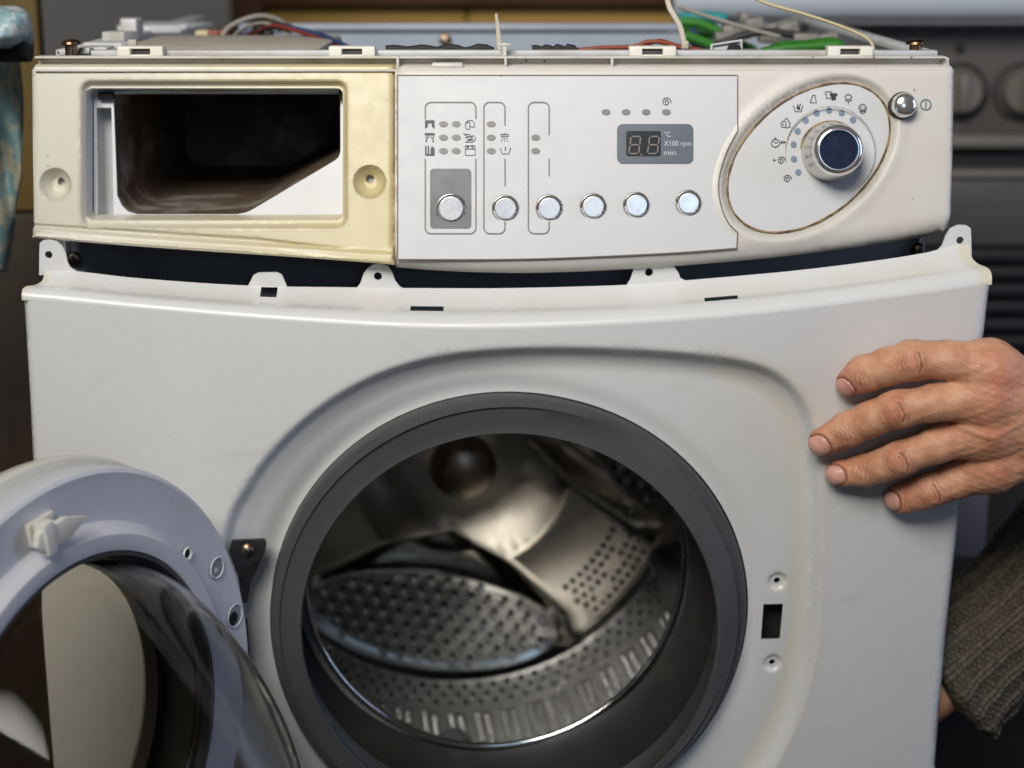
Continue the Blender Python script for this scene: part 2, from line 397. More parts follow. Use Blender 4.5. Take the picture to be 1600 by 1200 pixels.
def decal(name, polys, m, h=.0005, par=None, plate=0):
    """flat print: polygons given where they lie on the panel"""
    g = G(); dh = right_h
    for q in polys:
        c = cps(q); A = np.array(c); hh = fascia_h(A) + h + plate
        pts = Sv(A, hh)
        tri = tessellate_polygon([[Vector((p[0], p[1], 0)) for p in c]])
        g.add(pts, [list(t) for t in tri])
    return g.build(name, m, par or CP, sharp=180)
def stroke(pts, w):
    """ribbon polygons along a polyline"""
    out = []; P_ = [np.array(p, float) for p in pts]; L_ = []; R_ = []
    for i, p in enumerate(P_):
        a = P_[min(i + 1, len(P_) - 1)] - P_[max(i - 1, 0)]; a = a / (np.hypot(*a) + 1e-9); n = np.array([-a[1], a[0]]) * w / 2
        L_.append(tuple(p + n)); R_.append(tuple(p - n))
    for i in range(len(P_) - 1): out.append([L_[i], L_[i + 1], R_[i + 1], R_[i]])
    return out
def arcp(cx, cy, r, a0, a1, n=10, ry=None):
    return [(cx + r * math.cos(math.radians(a0 + (a1 - a0) * i / n)), cy + (ry or r) * math.sin(math.radians(a0 + (a1 - a0) * i / n))) for i in range(n + 1)]

# -- inlay plate
arc_in = smooth([(1152, 205), (1136, 235), (1125, 268), (1122, 295), (1127, 325), (1138, 349), (1152, 363)], 5)
I_out = [(621.5, 118)] + [(621.5 + (1152 - 621.5) * i / 20, 118) for i in range(1, 21)] + arc_in + [(1150.5, 387.5)] + \
        smooth([(1150.5, 387.5), (1050, 395), (900, 402), (780, 405), (621.5, 405)], 5)[1:]
def plate(outl, h, m, name, thick=.0012, sp=.006):
    P, T = cdt_sheet(cps(outl), [], sp); V = Sv(P, np.full(len(P), h)); v, f = rim(V, T, tuple(CN * -thick)); return mk(name, v, f, m, CP, sharp=40)
cx_, cy_ = 880, 262
plate([(cx_ + (x - cx_) * 1.003, cy_ + (y - cy_) * 1.0085) for x, y in I_out], .00025, M['seam'], 'inlay_gasket_line')
plate(I_out, .0006, M['inlay'], 'inlay_plate')
PL = .0006
ip = resample([(cx_ + (x - cx_) * 1.0005, cy_ + (y - cy_) * 1.0015) for x, y in I_out], 8)
decal('inlay_outline', stroke(ip + ip[:1], 1.7), M['seam'], h=.0004, plate=PL)
# -- printed frames
K = lambda x, y: (640 + x / 5.0, 140 + y / 5.0)
def frame_path(x0, x1, ya, yb, top=160, bot=365, r=9):
    up = [(x0, ya)] + arcp(x0 + r, top + r, r, 180, 270, 6) + arcp(x1 - r, top + r, r, 270, 360, 6) + [(x1, yb)]
    return up
W = 2.0
decal('printed_frame', stroke(frame_path(664.5, 743.5, 186, 186), W), M['print_grey'], plate=PL)
decal('printed_frame', stroke([(664.5, 248)] + arcp(673.5, 356, 9, 180, 90, 6) + arcp(734.5, 356, 9, 90, 0, 6) + [(743.5, 248)], W), M['print_grey'], plate=PL)
decal('printed_frame', stroke([(789, 346)] + arcp(780, 356, 9, 0, 90, 6) + arcp(765, 356, 9, 90, 180, 6) + arcp(765, 169, 9, 180, 270, 6) + arcp(780, 169, 9, 270, 360, 6) + [(789, 196)], W), M['print_grey'], plate=PL)
decal('printed_line', stroke([(789, 248), (789.2, 291)], W), M['print_grey'], plate=PL)
decal('printed_frame', stroke([(858, 346)] + arcp(849, 356, 9, 0, 90, 6) + arcp(834.5, 356, 9, 90, 180, 6) + arcp(834.5, 169, 9, 180, 270, 6) + arcp(849, 169, 9, 270, 360, 6) + [(858, 211)], W), M['print_grey'], plate=PL)
decal('printed_line', stroke([(858, 248), (858, 275.5)], W), M['print_grey'], plate=PL)
decal('slate_patch', [rrect(672, 263.6, 736.4, 357, 6)], M['patch'], h=.0004, plate=PL)
for x, ys in ((693, (194, 215, 236)), (713, (194, 215, 236)), (767.6, (194, 215, 236)), (837, (215, 236))):
    for y in ys: decal('indicator_light', [circ(x, y, 7.0, 24, 4.7)], M['led'], plate=PL)
for x in (946.7, 978.2, 1009.6, 1041): decal('indicator_light', [circ(x, 175.3, 6.8, 24, 4.7)], M['led'], plate=PL)
def spiral(cx, cy, r, w, turns=1.75, start=10):
    n = 44; return stroke([(cx + (r * (1 - .86 * i / n)) * math.cos(math.radians(start - 360 * turns * i / n)), cy - (r * (1 - .86 * i / n)) * math.sin(math.radians(start - 360 * turns * i / n)) * -1) for i in range(n + 1)], w)
decal('spin_icon', spiral(1041, 159.5, 7.2, 1.3), M['print_dark'], plate=PL)
# -- programme icons of the left groups (drawn 5x)
def kk(pts): return [K(*p) for p in pts]
def ks(pts, w=6): return stroke(kk(pts), w / 5)
decal('curtain_icon', [kk([(121, 240), (195, 240), (195, 262), (121, 262)]), kk([(121, 262), (146, 262), (140, 292), (121, 306)]), kk([(170, 262), (195, 262), (195, 306), (176, 292)])], M['print_dark'], plate=PL)
decal('net_curtain_icon', ks([(120, 343), (195, 343), (195, 353), (120, 353), (120, 343)]) + ks([(126, 353), (132, 385), (128, 405)]) + ks([(150, 353), (146, 372), (132, 388)]) + ks([(188, 353), (182, 385), (187, 405)]) + ks([(165, 353), (168, 372), (182, 388)]) + ks([(124, 405), (138, 405)]) + ks([(176, 405), (192, 405)]), M['print_dark'], plate=PL)
decal('cutlery_icon', [kk([(121, 440), (132, 440), (132, 516), (121, 516)]), kk([(142, 440), (152, 440), (150, 516), (140, 516)]), kk([(162, 470), (176, 440), (195, 462), (195, 516), (164, 516)]), kk([(132, 504), (141, 504), (141, 516), (132, 516)]), kk([(150, 504), (165, 504), (165, 516), (150, 516)])], M['print_dark'], plate=PL)
decal('towel_icon', ks([(440, 258), (470, 258), (470, 312), (440, 306), (436, 284), (440, 258), (455, 244), (490, 242), (506, 262), (506, 296), (472, 288)]), M['print_dark'], plate=PL)
decal('rug_icon', ks([(434, 376), (500, 360), (514, 378), (508, 400), (490, 410), (432, 410)]) + ks([(452, 390), (492, 382), (496, 392), (448, 398)]) + ks([(420, 342), (450, 366), (490, 372), (470, 352), (424, 348)]), M['print_dark'], plate=PL)
decal('drawer_icon', ks([(436, 438), (512, 438), (512, 514), (436, 514), (436, 438)]) + [kk([(446, 444), (464, 444), (464, 454), (446, 454)]), kk([(482, 444), (500, 444), (500, 454), (482, 454)]), kk([(496, 464), (512, 464), (512, 476)])] + ks([(436, 464), (512, 464)]), M['print_dark'], plate=PL)
decal('shower_icon', ks([(712, 350), (774, 350), (774, 364), (712, 364), (712, 350)]) + ks([(743, 340), (743, 350)]) + ks([(728, 374), (722, 390)]) + ks([(720, 396), (717, 408)]) + ks([(743, 374), (743, 390)]) + ks([(743, 396), (743, 408)]) + ks([(757, 374), (763, 390)]) + ks([(765, 396), (769, 408)]), M['print_dark'], plate=PL)
decal('tub_icon', ks([(708, 455), (722, 502), (776, 502), (788, 455)]) + ks([(748, 448), (748, 478)], 8), M['print_dark'], plate=PL)
# -- display
Q = lambda x, y: (900 + x / 5.4545, 130 + y / 5.4545)
plate(rrect(964, 193.8, 1083, 255.6, 9), PL + .0006, M['display'], 'display_window')
decal('display_screen', [rrect(978.3, 205, 1032, 244, 3)], M['screen'], h=.0010, plate=PL)
for dx in (0, 158):
    c = {'TL': (468, 455), 'TR': (549, 455), 'ML': (459, 526), 'MR': (541, 526), 'BL': (448, 601), 'BR': (532, 601)}
    def seg(a, b, g=.1):
        a, b = np.array(c[a], float), np.array(c[b], float); p, q = a + (b - a) * g, b + (a - b) * g; return stroke([Q(p[0] + dx, p[1]), Q(q[0] + dx, q[1])], 2.0)
    pol = []
    for a, b in (('TL', 'TR'), ('TL', 'ML'), ('TR', 'MR'), ('ML', 'MR'), ('ML', 'BL'), ('MR', 'BR'), ('BL', 'BR')): pol += seg(a, b)
    if dx == 0: pol.append([Q(*p) for p in circ(554, 610, 7, 10)])
    decal('display_digit', pol, M['segment'], h=.0014, plate=PL)
def text(name, s, x, base, height, width, m, h):
    cu = bpy.data.curves.new('t', 'FONT'); cu.body = s; cu.size = 1.0; cu.resolution_u = 4
    to = bpy.data.objects.new('t', cu); COL.objects.link(to); bpy.context.view_layer.update()
    me = to.to_mesh(); vs = [v.co.copy() for v in me.vertices]; fs = [list(p.vertices) for p in me.polygons]; to.to_mesh_clear()
    bpy.data.objects.remove(to); bpy.data.curves.remove(cu)
    x0 = min(v.x for v in vs); x1 = max(v.x for v in vs); sc = height / .72
    A = np.array([cp(x + (v.x - x0) * width / (x1 - x0), base - v.y * sc) for v in vs])
    return mk(name, Sv(A, np.full(len(A), h)), fs, m, CP, sharp=180)
text('printed_text', '°C', *Q(748, 458), 8.2, 10.6, M['print_light'], PL + .0010)
text('printed_text', 'X100 rpm', *Q(748, 535), 8.2, 42.2, M['print_light'], PL + .0010)
text('printed_text', 'min.', *Q(748, 612), 8.2, 20.6, M['print_light'], PL + .0010)

# -- push buttons
E1 = Vector((1, 0, 0))
def at(u, v, h=0.0): return Vector(S(*cp(u, v), h))
def pr(l, k=MPX): return [(a * k, b) for a, b in l]
for x, y, rc, rr in ((704.8, 326, 19.2, 22.8), (789.6, 326, 16.8, 20.3), (858, 325.6, 16.8, 20.3), (926.6, 323, 16.6, 20), (994, 321, 16.6, 20), (1075.3, 317.6, 16.2, 19.8)):
    c = at(x, y, PL)
    G().lathe(pr([(rr + 1.0, 0), (rr + .9, .0008), (rr, .0012), (rr - 1.2, .0009), (rr - 1.6, -.0008), (rr - 2.4, -.001)]), c, CN, E1, 48).build('button_ring', M['chrome'], CP)
    G().lathe(pr([(rr - 1.2, .0002), (rc - .5, .0002)]), c, CN, E1, 48).build('button_gap', M['dark_ring'], CP)
    G().lathe(pr([(rc, -.001), (rc, .0026), (rc - .5, .0031), (rc - 1.1, .0033), (rc - 1.5, .00336), (rc - 1.9, .00336), (rc * .5, .00336), (.02, .00336)]), c, CN, E1, 48).build('push_button', M['button'], CP)
c = at(1409.5, 165.5, .0015)
G().lathe(pr([(22, -.003), (21.5, .001), (19.5, .003), (18.5, .0025)]), c, CN, E1, 56).build('button_ring', M['dark_ring'], CP)
G().lathe(pr([(19.8, 0), (19.2, .005), (17.8, .0078), (15.5, .0090), (12, .0097), (7, .0102), (3, .0104), (.02, .0104)]), c, CN, E1, 56).build('power_button', M['trim'], CP)
decal('power_icon', stroke(arcp(1446.4, 163.7, 8.0, 0, 360, 32), 1.6) + stroke([(1446.4, 158.2), (1446.4, 169.2)], 1.6), M['print_teal'])

# -- dial
def eplate(s, h, m, name):
    P, T = cdt_sheet(cps(ell(s)), [], .005); V = Sv(P, np.full(len(P), h)); v, f = rim(V, T, tuple(CN * -.0015)); return mk(name, v, f, m, CP, sharp=40)
eplate(.985, -.0021, M['inlay'], 'dial_plate')
g = G(); L_ = cps(ell(.993)); v = []
gpts = [S(p[0], p[1], -.0016) for p in L_] + [S(L_[0][0], L_[0][1], -.0016)]
g.tube(gpts, [.00045 + .00035 * abs(math.sin(i * .7 + math.sin(i * .31) * 2)) for i in range(len(gpts))], 6); g.build('dial_edge_grime', M['grime'], CP)
hp = -.0021
kc = at(1297.5, 237, hp + .0011)
G().lathe(pr([(71, -.0002), (71, .0004), (70.3, .0007), (69.6, .0004), (69.6, -.0002)]), kc, CN, E1, 96).build('dial_ring', M['panel'], CP)
D7 = lambda x, y: (1180 + x / 5.3333, 120 + y / 5.3333)
for x, y in ((363, 795), (326, 685), (324, 563), (357, 452), (424, 360), (515, 300), (620, 278), (726, 299), (819, 357)):
    decal('indicator_light', [circ(*D7(x, y), 5.0, 24)], M['led_blue'], h=.0014)
kc = at(1299, 237.5, hp)
G().lathe(pr([(49.5, 0), (48.5, .0004), (47, .0005)]), kc, CN, E1, 64).build('knob_base_grime', M['grime'], CP)
G().lathe(pr([(47, 0), (46.6, .004), (45, .010), (42.5, .018), (40.2, .0235), (39.2, .0252)]), kc, CN, E1, 72).build('dial_knob', M['knob'], CP)
G().lathe(pr([(39.6, .0246), (39.2, .0256), (37.5, .0270), (34.5, .0283), (31.5, .0289), (29.6, .0288), (28.8, .0280), (28.6, .0268)]), kc, CN, E1, 72).build('knob_trim', M['trim'], CP)
G().lathe(pr([(29.2, .0272), (26, .0272), (14, .0272), (.02, .0272)]), kc, CN, E1, 72).build('knob_disc', M['navy'], CP)
def ds(pts, w=6.5): return stroke([D7(*p) for p in pts], w / 5.333)
def dp(pts): return [D7(*p) for p in pts]
DI = dict(h=.0014)
decal('spin_icon', spiral(*D7(270, 850), 6.6, 1.25), M['print_dark'], **DI)
decal('extra_spin_icon', spiral(*D7(220, 697), 6.6, 1.25) + ds([(150, 693), (172, 693)]) + ds([(161, 682), (161, 705)]), M['print_dark'], **DI)
decal('quick_wash_icon', ds(arcp(172, 552, 33, 0, 360, 28)) + ds([(160, 540), (174, 552), (190, 542)]) + ds([(172, 518), (172, 502)], 9) + [dp([(215, 530), (238, 544), (215, 558)]), dp([(237, 530), (260, 544), (237, 558)])], M['print_dark'], **DI)
decal('wool_icon', ds([(225, 418), (218, 390), (232, 366), (250, 368), (252, 348), (275, 346), (280, 368), (296, 382), (288, 400), (296, 414), (270, 424), (240, 416), (225, 418)]) + ds([(250, 368), (262, 384), (258, 412)]) + ds([(232, 390), (244, 398)]), M['print_dark'], **DI)
decal('hand_wash_icon', ds([(322, 236), (336, 288), (386, 288), (400, 236)]) + [dp([(345, 250), (375, 244), (380, 270), (358, 276)])] + ds([(352, 248), (362, 222)]) + ds([(368, 246), (386, 222)]), M['print_dark'], **DI)
decal('synthetics_icon', ds([(462, 214), (480, 158), (490, 150), (508, 156), (500, 166), (516, 214), (462, 214)]), M['print_dark'], **DI)
decal('mixed_load_icon', ds([(585, 128), (602, 120), (614, 126), (628, 120), (646, 130), (638, 146), (632, 142), (632, 176), (597, 176), (597, 144), (588, 146), (585, 128)]) + [dp([(624, 138), (645, 132), (655, 140), (668, 132), (692, 142), (684, 160), (676, 158), (676, 192), (638, 192), (638, 156), (628, 156)])], M['print_dark'], **DI)
decal('cotton_icon', ds([(758, 178), (752, 162), (766, 152), (780, 142), (798, 152), (810, 164), (802, 180), (780, 186), (758, 178)]) + ds([(752, 192), (780, 202), (812, 192)]) + ds([(782, 200), (782, 226)]), M['print_dark'], **DI)
decal('baby_icon', ds([(866, 258), (880, 234), (900, 224), (920, 236), (934, 258), (922, 280), (900, 288), (878, 280), (866, 258)]) + ds(arcp(900, 256, 18, 0, 180, 10)) + ds([(874, 288), (900, 306), (928, 286)]) + ds([(888, 248), (894, 250)]) + ds([(906, 250), (912, 248)]), M['print_dark'], **DI)

# -- left-hand fascia: drawer surround
L_bot = smooth([(50, 371), (150, 380), (300, 391), (450, 401), (560, 409), (616.5, 414)], 6)
L_out = [(52, 101), (611, 101), (616.5, 103)] + L_bot[::-1] + [(47, 108)]
L_o = cps(L_out)
hole = cps(rrect(131, 136, 533.5, 343.5, 9)); cham = cps(rrect(123, 124, 543, 357, 17))
sc1, sc2 = cp(85, 288), cp(577, 284)
sh1 = [(cp(89, 283)[0] + .0026 * math.cos(a * PI / 8), cp(89, 283)[1] + .0026 * math.sin(a * PI / 8)) for a in range(16)]
sh2 = [(cp(576, 279)[0] + .0028 * math.cos(a * PI / 8), cp(576, 279)[1] + .0028 * math.sin(a * PI / 8)) for a in range(16)]
fine = []
for q in (sc1, sc2):
    for i in range(14):
        for k in range(40): fine.append((q[0] + .0009 * (i + 1) * math.cos(k * PI / 20), q[1] + .0009 * (i + 1) * math.sin(k * PI / 20)))
shelf = cps([(52, 352), (200, 361), (400, 374), (617, 400)])
fine += rows(cps(L_bot), [-.0008 * k for k in range(1, 14)]) + rows(shelf, [.0007 * k for k in range(-4, 12)]) + rows(cham, [.0007 * k for k in range(-1, 7)], closed=True)
P, T = cdt_sheet(L_o, [hole, sh1, sh2], .0026, fine)
def left_h(P):
    H = np.full(len(P), -.0025)
    d = np.where(inside(P, cham), pdist(P, cham, True), 0); H -= .0055 * sstep(0, .0036, d)
    for q in (sc1, sc2):
        r = np.hypot(P[:, 0] - q[0], P[:, 1] - q[1]); H -= .0085 * np.clip(1 - r / .0108, 0, .62) / .62 * sstep(.0112, .0098, r)
    sx = np.array([p[0] for p in shelf]); stt = np.array([p[1] for p in shelf]); tt = np.interp(P[:, 0], sx, stt)
    H -= .0022 * (sstep(-.0016, .0004, P[:, 1] - tt)) * (1 - sstep(.004, .011, P[:, 1] - tt))
    lb = cps(L_bot); bt = np.interp(P[:, 0], [p[0] for p in lb], [p[1] for p in lb]); db = bt - P[:, 1]
    H += .0045 * sstep(.0082, .0052, db)
    d2 = pdist(P, L_o, True); r = .002; H -= np.where(d2 < r, r - np.sqrt(np.maximum(0, r * r - (r - np.minimum(d2, r)) ** 2)), 0)
    return H
V = Sv(P, left_h(P)); Vr, Fr = rim(V, T, (0, .016, .001))
LF = mk('drawer_surround', Vr, Fr, M['cream'], CP, sharp=42)
gr = np.zeros(len(Vr)); x616 = cp(616, 250)[0]
gr[:len(P)] = .9 * np.exp(-((P[:, 0] - x616) / .0016) ** 2)
for q in (sc1, sc2): gr[:len(P)] += .35 * np.exp(-((np.hypot(P[:, 0] - q[0], P[:, 1] - q[1]) - .0095) / .0018) ** 2)
gr[:len(P)] += .35 * np.exp(-(pdist(P, cham, True) / .0011) ** 2) + .7 * np.exp(-np.hypot(P[:, 0] - cp(52, 362)[0], P[:, 1] - cp(52, 362)[1]) / .004)
add_attr(LF, 'grime', gr)
# -- drawer housing behind the opening
hd = -.024
void = cps(smooth([(177, 147), (300, 147), (532, 147)], 2) + [(532, 238), (529, 246), (523, 251), (397, 326), (385, 332), (371, 335), (214, 335), (200, 331), (190, 321), (183, 305), (181, 250)], hd)
slot = cps([(151, 168), (174, 168), (178, 341), (153, 341)], hd)
hout = cps([(146.5, 143), (151, 141), (420, 142.5), (537, 139), (548, 148), (548, 356), (147, 356)], hd)
P, T = cdt_sheet(hout, [void, slot], .006); V = Sv(P, np.full(len(P), hd)); v, f = rim(V, T, (0, .0022, 0))
HS = mk('drawer_housing', v, f, M['housing'], CP, sharp=40)
g = G()                                       # slot channel
a = [S(*p, hd) for p in slot]; b = [S(p[0], p[1], hd - .02) for p in slot]
g.add(a + b, [[0, 1, 5, 4], [1, 2, 6, 5], [2, 3, 7, 6], [3, 0, 4, 7], [4, 5, 6, 7]]); g.build('drawer_channel', M['housing'], CP)
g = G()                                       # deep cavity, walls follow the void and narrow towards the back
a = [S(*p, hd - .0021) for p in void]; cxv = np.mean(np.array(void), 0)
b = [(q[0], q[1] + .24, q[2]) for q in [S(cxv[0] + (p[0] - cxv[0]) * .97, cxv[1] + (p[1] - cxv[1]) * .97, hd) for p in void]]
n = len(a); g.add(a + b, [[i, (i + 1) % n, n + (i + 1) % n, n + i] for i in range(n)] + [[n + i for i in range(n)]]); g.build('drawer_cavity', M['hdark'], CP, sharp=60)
g = G(); g.box(Vector(S(*cp(168, 150, hd), hd + .003)), (.010, .006, .005), 0, .0006); g.build('drawer_stop', M['black'], CP)
g = G(); g.box(Vector(S(*cp(536, 147, hd), hd + .003)), (.004, .008, .008), 0, .0006); g.build('drawer_stop', M['black'], CP)
g = G(); g.tube([Vector(S(*cp(u, v, hd), hd + .0012)) for u, v in ((176, 145), (250, 142.5), (330, 144), (420, 141.5), (532, 141))], .0011, 8); g.build('drawer_top_strip', M['housing'], CP)
# tube walls of the opening
g = G(); hh = resample(hole, .004); a = [S(*p, -.008) for p in hh]; b = [S(*p, -.0235) for p in hh]; n = len(a)
g.add(a + b, [[i, (i + 1) % n, n + (i + 1) % n, n + i] for i in range(n)]); g.build('drawer_opening_wall', M['housing'], CP, sharp=60)
# backing of screw recess holes: grey metal seen through
for u, v in ((89, 283), (576, 279)):
    c = at(u, v, -.016); G().lathe([(.006, 0), (.0001, 0)], c, CN, E1, 20).build('recess_backing', M['cabinet'], CP)

# -- trough along the top of the fascia
def xo(u, v, Y): return on_y(u, v, Y)
x0, x1 = xo(59, 90, .010).x, xo(1474, 90, .010).x
g = G(); g.box(((x0 + x1) / 2, .0055, WZ - .0022), (x1 - x0, .0115, .0012)); g.box(((x0 + x1) / 2, .012, WZ + .0013), (x1 - x0, .0016, .0086), 0, .0004)
g.box(((x0 + x1) / 2, .0100, WZ + .0057), (x1 - x0 + .001, .0125, .0012), 0, .0003)
g.build('top_trough', M['trough'], CP)
for u in (622, 790, 956):
    p = xo(u, 95, .006); g = G(); g.box((p.x, .0062, WZ + .0015), (.0018, .0105, .0100), 0, .0004)
    if u == 790:
        g.box((p.x - .0006, .012, WZ + .0095), (.0024, .002, .010), 0, .0004); g.box((p.x - .0008, .012, WZ + .0135), (.0085, .003, .0013), 0, .0004)
    g.build('trough_rib', M['panel'], CP)
for u, w in ((699, .021),):
    p = xo(u, 99, .003); g = G(); g.box((p.x, .0040, WZ + .0005), (w, .008, .0042), 0, .0018); g.build('trough_clip', M['panel'], CP)
p = xo(1478, 95, .010); g = G(); g.box((p.x, .012, WZ + .0015), (.004, .006, .0075), 0, .0008); g.build('trough_end', M['panel'], CP)

# ---- cabinet and top frame
g = G()
g.box((-.303, .30, .42), (.0015, .54, .855)); g.box((.279, .30, .42), (.0015, .54, .855))
g.box((-.012, .57, .42), (.58, .0015, .84))
CB = g.build('cabinet', M['cabinet'], WM)
zb = .70
g = G(); g.box((-.012, .036, WZ - .150), (.578, .0015, .10)); BH = g.build('bulkhead', M['bulkhead'], WM)
g = G(); a_, b_ = xo(142, 80, .020), xo(1465, 80, .020)
g.box(((a_.x + b_.x) / 2, .024, WZ + .0072), (b_.x - a_.x, .010, .0040), 0, .0008); FRL = g.build('front_rail', M['rail'], WM)
for u0, u1 in ((184, 255), (514, 586), (983, 1056), (1293, 1363)):
    a_, b_ = xo(u0, 80, .012), xo(u1, 80, .012); cx = (a_.x + b_.x) / 2; w = b_.x - a_.x
    g = G(); z0 = WZ + .0063
    g.box((cx - w * .36, .016, z0 + .0028), (w * .28, .012, .0056), 0, .0007); g.box((cx + w * .36, .016, z0 + .0028), (w * .28, .012, .0056), 0, .0007)
    g.box((cx, .0165, z0 + .0052), (w, .0125, .0016), 0, .0006); g.box((cx, .0165, z0 + .0003), (w * .99, .012, .0008))
    cl = g.build('rail_clip', M['hook'], FRL)
    G().box((cx, .021, z0 + .0025), (w * .44, .001, .0046)).build('clip_recess', M['black'], FRL)
for sgn, xx in ((-1, -.296), (1, .272)):
    g = G(); g.box((xx, .29, WZ + .0065), (.014, .50, .004), 0, .001); g.box((xx + sgn * .006, .29, WZ), (.002, .50, .016)); g.build('side_rail', M['rail'], WM)
g = G(); zr = xo(800, 60, .53).z
a_ = xo(372, 40, .53); b_ = xo(1290, 40, .53)
g.box(((a_.x + b_.x) / 2, .53, (xo(800, 52, .53).z + xo(800, 90, .53).z) / 2), (b_.x - a_.x, .002, xo(800, 52, .53).z - xo(800, 90, .53).z))
g.box(((a_.x + b_.x) / 2, .545, xo(800, 43, .53).z), (b_.x - a_.x, .03, .006), 0, .002); RR = g.build('rear_rail', M['blue_rail'], WM)
c = xo(696, 63, .527); g = G(); g.lathe([(.006, 0), (.005, .002), (.0001, .003)], c, (0, -1, 0), E1, 20); g.build('rail_screw', M['bolt'], RR)
g = G()
for u0, u1, vv in ((603, 770, 78.5), (832, 898, 78.5)):
    a_, b_ = xo(u0, vv, .034), xo(u1, vv, .034)
    g.tube([a_ + (b_ - a_) * t + Vector((0, 0, .0012 * math.sin(t * 23) * (.3 + t))) for t in np.linspace(0, 1, 16)], .0032, 8, 0, .6)
g.build('seal_strip', M['black'], WM)
# deck of the drawer housing
a_, b_ = xo(200, 70, .10), xo(512, 70, .10); g = G(); g.box(((a_.x + b_.x) / 2, .12, a_.z - .004), (b_.x - a_.x, .17, .010), 0, .003); g.box((a_.x + .012, .06, a_.z + .003), (.006, .006, .006), 0, .001); g.build('dispenser_cover', M['beige'], WM)
g = G(); a_, b_ = xo(1075, 78, .08), xo(1290, 78, .08); g.box(((a_.x + b_.x) / 2, .13, a_.z - .012), (b_.x - a_.x, .12, .012), 0, .003); g.build('electronics_tray', M['beige'], WM)
# bolts
for u, v in ((112, 73), (1430, 70)):
    p = xo(u, 86, .026); sc = .00041
    g = G(); g.lathe([(a * sc, b * sc) for a, b in ((10, 0), (10, 15.5), (9.3, 16.2), (15.5, 16.5), (16.6, 17.6), (15.5, 21), (11.5, 24), (5, 25.6), (.02, 25.9))], p, (0, 0, 1), E1, 28); g.build('bolt', M['bolt'], WM)
# cable ties and wires
g = G(); pts = [xo(u, v, .03) for u, v in ((781, 78), (780, 68), (778.5, 50), (777, 35), (775, 21))]; g.tube(pts, [.0019, .0018, .0015, .0012, .0008], 8, 0, .45); g.build('cable_tie', M['tie'], WM)
g = G(); pts = [xo(*p, Y) for p, Y in zip(smooth([(1070, 78), (1068, 62), (1062, 40), (1052, 22), (1045, 8), (1041, -20), (1045, -60)], 4), np.linspace(.05, .06, 25))]; g.tube(pts, .0018, 8, 0, .5); g.build('cable_tie', M['tie'], WM)
p = xo(1070, 70, .048); G().box(p, (.005, .005, .0055), 0, .001).build('tie_head', M['tie'], WM)
def wire(px, Ys, r, m, name='wire'):
    pp = smooth(px, 6); Y = np.interp(np.linspace(0, 1, len(pp)), np.linspace(0, 1, len(Ys)), Ys)
    G().tube([xo(u, v, y) for (u, v), y in zip(pp, Y)], r, 8).build(name, m, WM, sharp=180)
wire([(1366, 82), (1360, 65), (1340, 52), (1300, 36), (1250, 20), (1200, 6), (1160, -12)], [.03, .06], .0011, M['wire_y'])
wire([(345, 70), (352, 48), (375, 33), (405, 25), (430, 29), (452, 42)], [.25, .28], .0020, M['wire_w'])
wire([(350, 60), (400, 50), (430, 42), (470, 46), (510, 58), (545, 74)], [.30, .12], .0018, M['wire_b'])
wire([(345, 62), (395, 52), (425, 40), (465, 49), (505, 61), (535, 76)], [.29, .13], .0018, M['wire_r'])
wire([(385, 55), (405, 40), (440, 38), (480, 52), (520, 70)], [.31, .15], .0016, M['wire_k'])
wire([(355, 66), (380, 45), (410, 36), (440, 46), (460, 62)], [.27, .2], .0014, M['wire_w'])
wire([(900, 79), (940, 75), (990, 73), (1010, 66), (1035, 66), (1062, 74), (1095, 78)], [.06, .06], .0016, M['wire_o'])
wire([(870, 79), (930, 76), (985, 73)], [.065, .07], .0013, M['wire_r'])
wire([(1010, 72), (1030, 63), (1055, 70), (1085, 77)], [.07, .06], .0012, M['wire_r'])
for i, (px, Y) in enumerate((([(1060, 34), (1090, 36), (1120, 48), (1150, 66), (1180, 80)], .30), ([(1062, 44), (1085, 50), (1115, 54), (1150, 72)], .32), ([(1200, 80), (1225, 72), (1260, 70), (1300, 66), (1318, 76)], .10), ([(1190, 82), (1230, 75), (1275, 72), (1312, 70)], .09), ([(1205, 80), (1240, 74), (1290, 68), (1310, 74)], .095), ([(1070, 55), (1090, 62), (1110, 70), (1120, 80)], .28))):
    wire(px, [Y, Y], .0040 if Y > .2 else .0034, M['wire_g'], 'green_cable')
wire([(1075, 50), (1090, 66), (1110, 76)], [.3, .3], .006, M['wire_b'])
wire([(1060, 30), (1100, 26), (1135, 30)], [.34, .34], .005, M['teal'])
wire([(1120, 70), (1160, 56), (1200, 50), (1250, 56)], [.25, .25], .003, M['wire_k'])
wire([(1060, 10), (1100, 24), (1160, 42), (1220, 58)], [.2, .2], .0016, M['wire_w'])
for u, v, Y, sx, sz in ((1150, 50, .27, .022, .012), (1178, 42, .30, .015, .014), (1205, 56, .28, .020, .012), (1232, 50, .30, .016, .016), (1258, 62, .25, .02, .010), (1163, 30, .33, .008, .012), (1290, 60, .27, .018, .008), (1132, 62, .26, .016, .012), (1215, 40, .33, .03, .006)):
    p = xo(u, v, Y); G().box(p, (sx, .016, sz), 0, .0015, Matrix.Rotation(random.uniform(-.3, .3), 3, 'Y')).build('connector', M['connector'], WM)
for k, (u, m) in enumerate(((318, 'wire_y'), (336, 'wire_o'), (352, 'wire_o'), (372, 'wire_k'), (390, 'wire_b'), (405, 'wire_y'), (416, 'wire_k'))):
    p = xo(u, 57, .27); G().box(p, (.011, .014, .010), 0, .001).build('terminal', M[m], WM)
